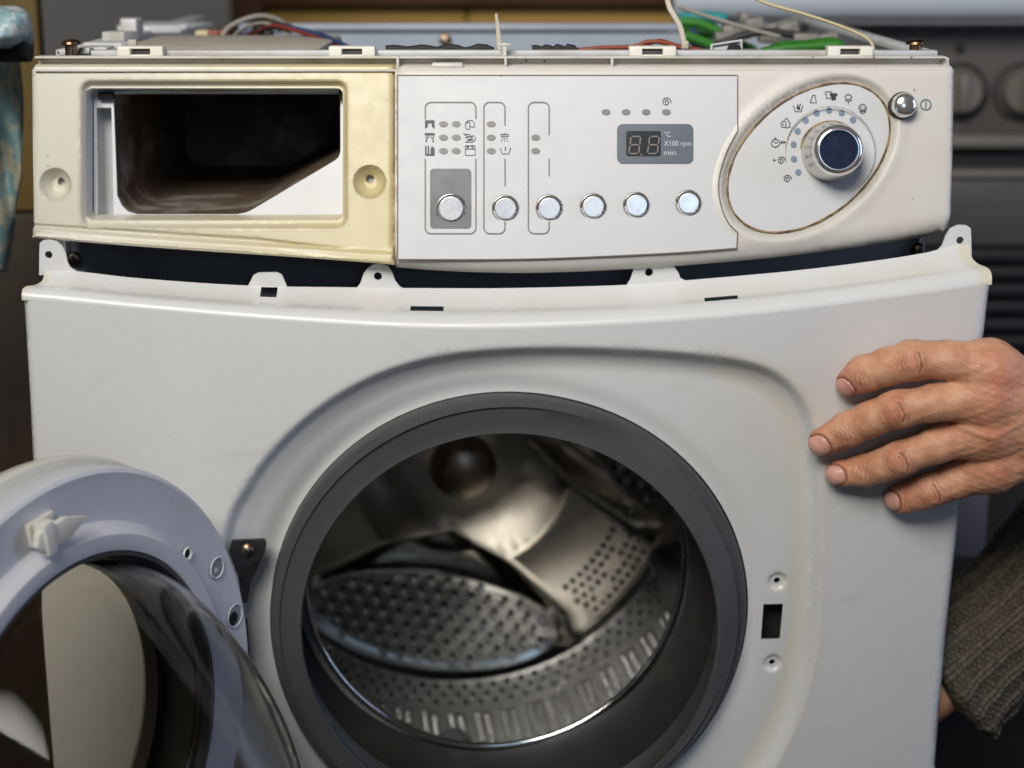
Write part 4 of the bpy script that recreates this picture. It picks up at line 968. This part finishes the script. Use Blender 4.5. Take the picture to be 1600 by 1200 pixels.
# ================================================================== person: hand on the panel edge, second arm behind it
def surface_nets(vol, org, h):
    s = vol < 0; nx, ny, nz = vol.shape
    cs = np.zeros((nx - 1, ny - 1, nz - 1), np.uint8)
    for i in (0, 1):
        for j in (0, 1):
            for k in (0, 1): cs += s[i:nx - 1 + i, j:ny - 1 + j, k:nz - 1 + k]
    act = (cs > 0) & (cs < 8); ijk = np.argwhere(act); idx = np.full(act.shape, -1, np.int64); idx[act] = np.arange(len(ijk))
    acc = np.zeros((len(ijk), 3)); cnt = np.zeros(len(ijk)); C8 = [(i, j, k) for i in (0, 1) for j in (0, 1) for k in (0, 1)]
    for a in C8:
        for b in C8:
            if sum(b) - sum(a) == 1 and all(b[q] >= a[q] for q in range(3)):
                va = vol[ijk[:, 0] + a[0], ijk[:, 1] + a[1], ijk[:, 2] + a[2]]; vb = vol[ijk[:, 0] + b[0], ijk[:, 1] + b[1], ijk[:, 2] + b[2]]
                m = (va < 0) != (vb < 0); t = va[m] / (va[m] - vb[m])
                acc[m] += np.array(a) + t[:, None] * (np.array(b) - np.array(a)); cnt[m] += 1
    V = org + h * (ijk + acc / cnt[:, None]); Fs = []
    for ax in range(3):
        o1, o2 = [(1, 2), (2, 0), (0, 1)][ax]
        sl0 = [slice(None)] * 3; sl1 = [slice(None)] * 3; sl0[ax] = slice(0, -1); sl1[ax] = slice(1, None)
        d = s[tuple(sl0)] != s[tuple(sl1)]; e = np.argwhere(d)
        ok = (e[:, o1] > 0) & (e[:, o2] > 0) & (e[:, o1] < act.shape[o1]) & (e[:, o2] < act.shape[o2]) & (e[:, ax] < act.shape[ax]); e = e[ok]
        q = []
        for d1, d2 in ((1, 1), (0, 1), (0, 0), (1, 0)):
            w = e.copy(); w[:, o1] -= d1; w[:, o2] -= d2; q.append(idx[w[:, 0], w[:, 1], w[:, 2]])
        q = np.stack(q, 1); inn = s[e[:, 0], e[:, 1], e[:, 2]]; q[~inn] = q[~inn][:, ::-1]; Fs.append(q)
    return V, np.concatenate(Fs)
def smin(a, b, k):
    h = np.clip(.5 + .5 * (b - a) / k, 0, 1); return b + (a - b) * h - k * h * (1 - h)
def cone(X, a, b, ra, rb):
    a, b = np.asarray(a, np.float32), np.asarray(b, np.float32); ab = b - a; t = np.clip(((X - a) @ ab) / (ab @ ab), 0, 1)
    return np.linalg.norm(X - a - t[..., None] * ab, axis=-1) - (ra + t * (rb - ra))
def chain(X, pts, rs, k=.004):
    d = None
    for i in range(len(pts) - 1):
        c = cone(X, pts[i], pts[i + 1], rs[i], rs[i + 1]); d = c if d is None else smin(d, c, k)
    return d
def hp(u, v, r, h):
    """hand joint: photo pixel, radius in pixels, height over the front panel"""
    p0 = solve(u, v, lambda x, z: fy_s(min(x, .31), z) - h); return np.array(p0), r * px2m(p0)
FING = {
    'index': [(1327, 598, 21, .0085), (1350, 584, 28, .0135), (1388, 572, 28.5, .020), (1425, 563, 31, .0255), (1482, 562, 29, .030), (1546, 574, 42, .030)],
    'middle': [(1285, 691, 22.5, .0090), (1325, 671, 27, .0140), (1362, 654, 27, .021), (1400, 640, 29.5, .0275), (1460, 629, 28, .034), (1540, 620, 40, .035)],
    'ring': [(1310, 740, 20, .0080), (1350, 735, 24.5, .0130), (1380, 727, 25, .020), (1405, 717, 27, .0255), (1460, 697, 26, .031), (1540, 672, 40, .033)],
    'pinky': [(1401, 779, 19.5, .0078), (1415, 778, 23.5, .011), (1435, 772, 24, .016), (1455, 766, 25.5, .020), (1495, 752, 26, .025), (1548, 728, 40, .028)],
}
JF = {k: ([hp(*q)[0] for q in v], [hp(*q)[1] for q in v]) for k, v in FING.items()}
wr, wr_r = hp(1720, 668, 66, .020); fa, fa_r = hp(1930, 720, 86, .0)
THUMB = [hp(1655, 600, 40, .012), hp(1600, 590, 30, -.018), hp(1560, 600, 26, -.036), hp(1515, 612, 22, -.040)]
def hand_sdf(X):
    d = None
    for k in JF:
        c = chain(X, *JF[k]); d = c if d is None else smin(d, c, .0030)
    pal = None
    for k in JF:
        p, r = JF[k]; mid = p[-1] * .45 + wr * .55
        c = smin(cone(X, p[-1], mid, r[-1] * .98, .0165), cone(X, mid, wr, .0165, .020), .008); pal = c if pal is None else smin(pal, c, .014)
    wrl, wrh = wr + np.array([0, 0, .012]), wr - np.array([0, 0, .012])
    pal = smin(pal, smin(cone(X, wrl, fa + np.array([0, 0, .014]), .021, .028), cone(X, wrh, fa - np.array([0, 0, .014]), .021, .028), .012), .016)
    th = chain(X, [t[0] for t in THUMB], [t[1] for t in THUMB], .008); pal = smin(pal, th, .012)
    return smin(d, pal, .0085)
hv = .00078; lo = np.array([hp(1258, 700, 1, .01)[0][0] - .006, -.112, hp(1300, 810, 1, .01)[0][2] - .012]); hi = np.array([.405, .02, hp(1540, 515, 1, .03)[0][2] + .010])
nn_ = np.ceil((hi - lo) / hv).astype(int)
gx = lo[0] + hv * np.arange(nn_[0]); gy = lo[1] + hv * np.arange(nn_[1]); gz = lo[2] + hv * np.arange(nn_[2])
# coarse pass to find cells near the skin, then the fine field only there
vol = np.full(tuple(nn_), .01, np.float32); st = 6
cxs, cys, czs = np.meshgrid(gx[::st], gy[::st], gz[::st], indexing='ij'); cd = hand_sdf(np.stack([cxs, cys, czs], -1).astype(np.float32))
vol = np.repeat(np.repeat(np.repeat(cd, st, 0), st, 1), st, 2)[:nn_[0], :nn_[1], :nn_[2]].astype(np.float32)
near = np.argwhere(np.abs(vol) < hv * st * 2.2); X = np.c_[gx[near[:, 0]], gy[near[:, 1]], gz[near[:, 2]]].astype(np.float32)
vals = np.concatenate([hand_sdf(q) for q in np.array_split(X, max(1, len(X) // 400000 + 1))])
vol[near[:, 0], near[:, 1], near[:, 2]] = vals
HV, HF = surface_nets(vol, lo, hv)
e_ = .0008; HN = np.stack([hand_sdf(HV + np.eye(3)[i] * e_) - hand_sdf(HV - np.eye(3)[i] * e_) for i in range(3)], 1); HN /= np.linalg.norm(HN, axis=1)[:, None] + 1e-9
red = np.zeros(len(HV)); dark_lines = np.zeros(len(HV)); disp = np.zeros(len(HV))  # darker skin along the creases, and dirt round the nails
def frame_at(p, q):
    a = (q - p) / np.linalg.norm(q - p); n = np.array([0, -1, 0.12]); n = n - a * (n @ a); n /= np.linalg.norm(n); return a, n, np.cross(a, n)
NAILS = []
for k, (p, r) in JF.items():
    # proximal knuckle
    a, n, b = frame_at(p[2], p[4]); rel = HV - p[3]; s = rel @ a; w = rel @ b; on = sstep(.1, .6, HN @ n) * (np.linalg.norm(rel, axis=1) < .03)
    wig = .00028 * np.sin(w * 620 + s * 500 + p[0][2] * 900) + .00018 * np.sin(w * 1500)
    for el, A in ((1.0, 1.0), (.60, .45), (1.42, .35)):
        e = np.hypot((s + wig) / .0062, w / .0085) / el; ln = np.exp(-((e - 1) / (.085 / el)) ** 2) * sstep(.40, .85, np.abs(s) / .0062 / el) * (1 + .5 * np.sign(s))
        disp -= A * .00070 * ln * on; dark_lines += .50 * A * ln * on
    for j in range(-3, 4):
        ln = np.exp(-((s + wig - j * .0021 - .25 * np.sign(j) * w * w / .01) / .00035) ** 2) * sstep(.0095, .004, np.abs(w)); disp -= .00030 * ln * on; dark_lines += .30 * ln * on
    disp += .0006 * np.exp(-(np.hypot(s / .006, w / .007)) ** 2) * on
    red += .55 * np.exp(-(np.hypot(s / .009, w / .009)) ** 2) * on
    # distal joint
    a, n, b = frame_at(p[0], p[2]); rel = HV - p[1]; s = rel @ a; w = rel @ b; on = sstep(.1, .6, HN @ n) * (np.linalg.norm(rel, axis=1) < .022)
    for j in (-.0048, -.0022, .0, .0026, .005):
        ln = np.exp(-((s - j + .0007 * np.sin(w * 700 + j * 2000)) / .00042) ** 2) * sstep(.0085, .003, np.abs(w)); disp -= .00045 * ln * on; dark_lines += .42 * ln * on
    # fingertip redness, nail
    red += .8 * np.exp(-(np.linalg.norm(HV - p[0], axis=1) / .013) ** 2)
    a, n, b = frame_at(p[0], p[1]); nl, nw = r[0] * .92, r[0] * .80
    nc = p[0] - a * r[0] * .30; NAILS.append((k, nc, a, n, b, nl, nw))
    rel = HV - nc; s = rel @ a; w = rel @ b; e = (np.abs(s / nl) ** 2.6 + np.abs(w / nw) ** 2.6) ** (1 / 2.6); on = (HN @ n > -.1) & (np.linalg.norm(rel, axis=1) < .022)
    disp -= .0009 * sstep(1.12, .92, e) * on; dark_lines += .9 * np.exp(-((e - 1.08) / .07) ** 2) * on; disp += .0004 * np.exp(-((e - 1.3) / .14) ** 2) * on * (s > 0)
    # metacarpal knuckle
    a, n, b = frame_at(p[4], p[5]); rel = HV - p[5]; rr = np.hypot(rel @ a, rel @ b); on = sstep(.0, .5, HN @ n)
    disp += .0016 * np.exp(-(rr / .011) ** 2) * on; red += .5 * np.exp(-(rr / .014) ** 2) * on
    # tendon towards the wrist
    t_ = np.clip(((HV - p[5]) @ (wr - p[5])) / ((wr - p[5]) @ (wr - p[5])), 0, 1); dl = np.linalg.norm((HV - p[5] - t_[:, None] * (wr - p[5])) * np.array([1, .3, 1]), axis=1)
    disp += .0011 * np.exp(-(dl / .0045) ** 2) * on * sstep(.05, .25, t_)
fx = HV[:, 0] * 1000; fz = HV[:, 2] * 1000; fyy = HV[:, 1] * 1000
disp += .00022 * (np.sin(fx * .33 + 2 * np.sin(fz * .21)) * np.sin(fz * .41 + 1.3 * np.sin(fx * .17 + fyy * .1)))
palm_w = sstep(.262, .285, HV[:, 0]); wl = np.sin(fz * 1.3 + 1.8 * np.sin(fx * .16) + .5 * np.sin(fx * .7)) * np.sin(fx * .5 + fz * .2)
disp += .00012 * wl * palm_w
vein = np.exp(-((HV[:, 2] - (p[5][2] + .030 + .12 * (HV[:, 0] - .28) + .004 * np.sin(fx * .12))) / .0022) ** 2) * palm_w; disp += .0006 * vein
HV = HV + HN * disp[:, None]
skin = mat('skin', (.66, .360, .225), .38, col2=(.53, .240, .140), nscale=60, nlo=.38, nhi=.66, bump=.42, bscale=620, rvar=.09, sss=.12, cells=900,
           attrs=(('red', (.55, .175, .105), .8), ('dark_lines', (.115, .045, .022), .85)), spec=.4)
PRS = thing('person', 'person in a knitted grey-brown sweater holding the panel edge, only hands and sleeves showing', 'person', (.55, .05, 0))
arm = mk('hand', HV, HF, skin, PRS, sharp=-181); add_attr(arm, 'red', np.clip(red, 0, 1)); add_attr(arm, 'dark_lines', np.clip(dark_lines, 0, 1))
nail_m = mat('fingernail', (.66, .36, .29), .26, col2=(.60, .30, .235), nscale=160, nlo=.4, nhi=.7, bump=.1, bscale=900, sss=.1, attrs=(('tip', (.52, .44, .33), .85),))
for k, nc, a, n, b, nl, nw in NAILS:
    Pn = []; tipv = []; fs = []; NI = 12; NJ = 28
    for i in range(NI + 1):
        for j in range(NJ):
            w = 2 * PI * j / NJ; ex = lambda t: math.copysign(abs(t) ** (2 / 2.6), t); q = i / NI
            Pn.append(nc + a * nl * .97 * q * ex(math.cos(w)) + b * nw * .97 * q * ex(math.sin(w)) + n * .03); tipv.append(float(sstep(-.74, -.92, q * math.cos(w))))
    Pn = np.array(Pn)
    P0_ = Pn.copy()
    for _ in range(40): Pn = Pn - n * np.clip(hand_sdf(Pn) * .9, -.004, .004)[:, None]; Pn = P0_ - n * np.minimum((P0_ - Pn) @ n, .034)[:, None]
    for _ in range(8):
        gd = np.stack([hand_sdf(Pn + np.eye(3)[i] * e_) - hand_sdf(Pn - np.eye(3)[i] * e_) for i in range(3)], 1) / (2 * e_)
        Pn = Pn - gd * hand_sdf(Pn)[:, None]
    q = np.repeat(np.arange(NI + 1) / NI, NJ); Pn = Pn + n * (.00015 + .0004 * (1 - q ** 3) - .0007 * (q > .99))[:, None]
    for i in range(NI):
        for j in range(NJ): fs.append([i * NJ + j, i * NJ + (j + 1) % NJ, (i + 1) * NJ + (j + 1) % NJ, (i + 1) * NJ + j])
    o = mk('fingernail', Pn, fs, nail_m, arm, sharp=180); add_attr(o, 'tip', tipv)
# second arm: wrist and closed hand behind the panel
def wp(u, v, Y): return np.array(on_y(u, v, Y))
A0, A1, A2 = wp(1660, 895, .075), wp(1500, 1036, .050), wp(1432, 1080, .040)
K2 = [wp(1415, 1075, .02), wp(1408, 1095, .018), wp(1406, 1118, .018), wp(1410, 1140, .02)]
def arm2_sdf(X):
    d = smin(cone(X, A0, A1, .034, .026), cone(X, A1, A2, .026, .027), .01)
    for i, kq in enumerate(K2):
        tip = kq + np.array([-.040, .004 + .002 * i, .016]); d = smin(d, chain(X, [A2 + (kq - A2) * .3, kq, tip, tip + np.array([-.018, -.016, .006])], [.014, .0115, .0100, .0082], .004), .006)
    th = chain(X, [A2 + np.array([0, .01, .02]), A2 + np.array([-.03, .012, .040]), A2 + np.array([-.058, .004, .052])], [.015, .0125, .010], .004)
    return smin(d, th, .008)
h2 = .002; pts = np.array([A0, A1, A2] + K2); lo2 = pts.min(0) - np.array([.10, .06, .06]); hi2 = pts.max(0) + np.array([.03, .05, .07])
ax2 = [np.arange(lo2[i], hi2[i], h2) for i in range(3)]; X = np.stack(np.meshgrid(*ax2, indexing='ij'), -1).astype(np.float32)
v2, f2 = surface_nets(arm2_sdf(X), lo2, h2); arm2 = mk('hand', v2, f2, skin, PRS, sharp=-181); add_attr(arm2, 'red', np.zeros(len(v2))); add_attr(arm2, 'dark_lines', np.zeros(len(v2)))
# knitted sleeves
knit = mat('knitted_wool', (.155, .135, .10), .95, col2=(.09, .078, .058), nscale=260, nlo=.4, nhi=.65, bump=.6, bscale=2400, spec=.15, attrs=(('pit', (.022, .019, .014), .85),))
def sleeve(a, b, ra, rb, name, cols=76, rows=46, sub=6, par=None):
    a, b = Vector(a), Vector(b); ax_ = (b - a).normalized(); e1 = ax_.cross(Vector((0, 1, 0))).normalized(); e2 = ax_.cross(e1); L = (b - a).length
    nu, nv = cols * sub, rows * sub
    uu = np.arange(nu) / sub; vv = np.arange(nv + 1) / sub
    U, Vv = np.meshgrid(uu, vv)
    # rib stitch: V-shaped knit columns raised, purl columns sunk
    cell = U % 1.0; rib = (np.floor(U) % 4 < 2)
    vsh = (Vv + np.abs(cell - .5) * 1.1) % 1.0
    stitch = np.sqrt(np.clip(1 - ((cell - .5) / .5) ** 2, 0, 1)) * (.45 + .55 * np.sin(PI * vsh) ** .7)
    pur = .5 * np.abs(np.sin(PI * ((Vv + .5 * (np.floor(U) % 2)) % 1.0))) * (.5 + .5 * np.sin(PI * cell))
    hgt = np.where(rib, stitch * .0022 + .0008, pur * .0022)
    fold = .0012 * np.sin(U * .55 + Vv * .3) * np.sin(Vv * .7 + U * .2) + .0036 * np.sin(Vv / rows * 9 + 1.5 * np.sin(U / cols * 2 * PI)) + .0020 * np.sin(U / cols * 2 * PI * 3 + Vv * .11)
    edge = .0042 * np.exp(-((Vv - 1.6) / 1.6) ** 2) - .0035 * sstep(1.2, .3, Vv) - .012 * sstep(.4, 0, Vv) + .0012 * np.sin(U * .9 + 2 * np.sin(U * .23)) * sstep(4, 0, Vv)
    R_ = ra + (rb - ra) * Vv / rows + hgt + fold + edge
    ang = U / cols * 2 * PI; jit = .0004 * np.random.randn(*R_.shape)
    pos = (np.array(a)[None, None] + (Vv / rows * L)[..., None] * np.array(ax_) + ((R_ + jit) * np.cos(ang))[..., None] * np.array(e1) + ((R_ + jit) * np.sin(ang))[..., None] * np.array(e2))
    pos += np.array(ax_)[None, None] * (.004 * np.sin(ang * 2 + 1))[..., None] * np.clip(1 - Vv / rows * 3, 0, 1)[..., None]
    vs = pos.reshape(-1, 3); idx = np.arange(nu * (nv + 1)).reshape(nv + 1, nu); r = np.roll(idx, -1, 1)
    fs = np.stack([idx[:-1], r[:-1], r[1:], idx[1:]], -1).reshape(-1, 4)
    o = mk(name, vs, fs, knit, par, sharp=-181); add_attr(o, 'pit', np.where(rib, np.clip(1 - stitch, 0, 1) * .8, .25 + .6 * (1 - 2 * pur)).clip(0, 1).ravel()); return o
cuff = wp(1462, 1068, .047); up = wp(1700, 858, .078)
sleeve(cuff, up, .0445, .050, 'sleeve', cols=72, rows=38, sub=6, par=arm2)
sleeve(np.array(hp(1830, 700, 1, .005)[0]), np.array(hp(2150, 760, 1, -.02)[0]), .036, .046, 'sleeve', cols=64, rows=30, sub=3, par=arm)

# ================================================================== background things
# stove with a rolled pale lip above, two knobs, handle bar and vent slats
SY = .80
def bp(u, v, Y=SY): return on_y(u, v, Y)
def pbox(g, u0, v0, u1, v1, Y, th, mi=0, bev=.003):
    a, b = on_y(u0, v0, Y), on_y(u1, v1, Y); return g.box(((a.x + b.x) / 2, Y + th / 2, (a.z + b.z) / 2), (abs(b.x - a.x), th, abs(a.z - b.z)), mi, bev)
STV = thing('stove', 'dark grey stove with two round knobs behind the machine', 'stove', (bp(1600, 500).x, SY + .25, 0))
m_st = mat('stove_grey_enamel', (.085, .075, .066), .45, col2=(.07, .062, .055), nscale=6, rvar=.1)
m_sl = mat('stove_light_trim', (.13, .118, .10), .45); m_sd = mat('stove_lower_panel', (.062, .058, .058), .45, col2=(.052, .049, .05), nscale=4)
pbox(G(), 1048, 40, 1990, 212, SY, .05).build('control_fascia', m_st, STV)
pbox(G(), 1300, 212, 1990, 232, SY - .006, .05, 0, .004).build('trim_bar', m_sl, STV)
pbox(G(), 1300, 233, 1990, 265, SY + .02, .03).build('handle_recess', M['black'], STV)
pbox(G(), 1300, 266, 1990, 280, SY - .004, .04, 0, .004).build('trim_bar', m_sl, STV)
pbox(G(), 1300, 281, 1990, 384, SY, .04).build('lower_panel', m_sd, STV)
pbox(G(), 1300, 384, 1990, 1100, SY + .03, .03).build('vent_backing', M['black'], STV)
for i in range(6):
    y0 = 392 + i * 27; pbox(G(), 1300, y0, 1990, y0 + 15, SY + .005, .02, 0, .002).build('vent_slat', mat('vent_slat_black', (.022, .022, .025), .4) if i == 0 else bpy.data.materials['vent_slat_black'], STV)
pbox(G(), 1300, 560, 1990, 1640, SY, .02).build('oven_door', M['black'], STV)
for u in (1497, 1597):
    c = bp(u, 143); k = px2m(c)
    G().lathe([(46 * k, 0), (46 * k, .003), (42 * k, .004)], c, (0, -1, 0), E1, 40).build('knob_collar', M['black'], STV)
    G().lathe([(35 * k, .001), (34 * k, .016), (30 * k, .020), (.001, .020)], c, (0, -1, 0), E1, 40).build('knob', m_sl, STV)
    G().box(c + Vector((0, -.024, 0)), (.010, .012, 56 * k), 0, .003).build('knob_grip', m_sl, STV)
c = bp(1500, 76); G().lathe([(.006, 0), (.005, .003), (.0001, .004)], c, (0, -1, 0), E1, 20).build('fascia_screw', M['black'], STV)
a_ = bp(1052, 6, SY - .05); b_ = bp(1990, 6, SY - .05); rl = 26 * px2m(a_)
g = G(); g.tube([a_, b_], rl, 24); g.box(((a_.x + b_.x) / 2, a_.y + .05, a_.z + rl * .6), (b_.x - a_.x, .1, rl * .8)); g.build('worktop_lip', mat('pale_blue_enamel', (.36, .40, .43), .4), STV)
# grey post seen between the panel and the dark
g = G(); pbox(g, 1470, 640, 1539, 872, .34, .02, 0, .003); PST = g.build('metal_sheet', mat('grey_violet_sheet', (.13, .13, .155), .5, col2=(.11, .11, .125), nscale=8)); PST['label'] = 'small grey metal sheet standing in the dark behind the right panel edge'; PST['category'] = 'metal sheet'
# wooden cupboard behind
CUP = thing('wooden_cupboard', 'dark brown wooden cupboard with an ochre board, out of focus behind the machine', 'cupboard', (bp(720, 0, 1.25).x, 1.35, 0))
m_w1 = mat('dark_brown_wood', (.075, .030, .012), .5, col2=(.045, .018, .008), nscale=5, stretch=(1, 6, 14)); m_w2 = mat('ochre_wood', (.42, .25, .05), .5, col2=(.33, .185, .035), nscale=5, stretch=(1, 6, 14))
pbox(G(), 400, -160, 1130, 9, 1.22, .20).build('cornice_board', m_w1, CUP)
pbox(G(), 416, 9, 728, 42, 1.25, .15).build('ochre_board', m_w2, CUP)
pbox(G(), 731, 9, 1130, 42, 1.25, .15).build('ochre_board', m_w2, CUP)
pbox(G(), 352, -160, 416, 60, 1.24, .20).build('side_board', m_w1, CUP)
pbox(G(), 380, 42, 1130, 400, 1.28, .10).build('door_board', m_w1, CUP)
# ochre board at the left
BRD = thing('wooden_board', 'tall ochre wooden board behind the patterned cloth on the left', 'board', (on_y(-60, 500, .42).x, .43, 0))
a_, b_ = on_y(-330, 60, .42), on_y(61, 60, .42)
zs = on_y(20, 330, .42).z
G().box(((a_.x + b_.x) / 2 - .002, .428, zs / 2), (b_.x - a_.x, .024, zs - .003), 0, .003).build('shaded_plank', mat('shaded_ochre_plank', (.026, .015, .007), .6, col2=(.016, .009, .005), nscale=6, stretch=(8, 1, 1)), BRD)  # lower end of the board: its shade is put into a darker wood colour
G().box(((a_.x + b_.x) / 2, .43, (1.5 + zs) / 2), (b_.x - a_.x, .02, 1.5 - zs), 0, .003).build('plank', mat('ochre_board_wood', (.14, .095, .03), .5, col2=(.095, .06, .018), nscale=6, stretch=(8, 1, 1), rvar=.1), BRD)
# patterned cloth, folded over and hanging
CLO = thing('patterned_cloth', 'pale blue flower-patterned oilcloth folded over a bar at the left edge', 'cloth', (on_y(-60, 300, .1).x, .1, 0))
m_c = mat('flower_cloth', (.46, .50, .48), .5, col2=(.20, .33, .37), nscale=75, nlo=.47, nhi=.54, ndet=8, speck=(.22, .09, .04), speck_scale=42, speck_th=.35, bump=.4, bscale=120, rvar=.1)
m_c2 = mat('flower_cloth_darker', (.24, .23, .17), .55, col2=(.09, .16, .17), nscale=70, nlo=.44, nhi=.56, ndet=8, bump=.5, bscale=90, rvar=.1)  # darker, yellower tone of the same cloth for the hanging flap
def cloth_sheet(name, left_u, edge, Y0, m, depth_f, vs):
    """edge: (v, u) right border; sheet bulges to the front"""
    NU = 30; v = []; f = []; E = np.array(edge, float)
    for vv in vs:
        ur = float(np.interp(vv, E[:, 0], E[:, 1]))
        for i in range(NU + 1): t = i / NU; u = left_u + (ur - left_u) * t; Y = Y0 + depth_f(t, vv); v.append(tuple(on_y(u, vv, Y)))
    n = len(vs)
    for j in range(n - 1):
        for i in range(NU): f.append([j * (NU + 1) + i, j * (NU + 1) + i + 1, (j + 1) * (NU + 1) + i + 1, (j + 1) * (NU + 1) + i])
    o = mk(name, v, f, m, CLO, sharp=180); md = o.modifiers.new('thickness', 'SOLIDIFY'); md.thickness = .002; return o
def d1(t, vv): return .028 * (t ** 5) + .006 * math.sin(t * 17 + vv * .05) + .030 * max(0, (26 - vv) / 20) ** 2 + .010 * sstep(55, 75, vv)
cloth_sheet('folded_edge', -240, [(8, 30), (13, 38), (20, 45), (35, 50), (60, 53), (68, 52), (76, 44)], .06, m_c, d1, list(np.linspace(8, 76, 26)))
def d2(t, vv): return .03 * t ** 4 + .010 * math.sin(t * 13 + vv * .012) + .006 * math.sin(t * 31 - vv * .03)
cloth_sheet('hanging_flap', -240, [(60, 32), (120, 33), (200, 34), (270, 35), (330, 24), (400, 12), (430, 6)], .11, m_c2, d2, list(np.linspace(60, 424, 50)))
a_, b_ = on_y(-240, 70, .10), on_y(46, 70, .10); G().tube([a_, b_], .012, 14).build('bar', M['black'], CLO)
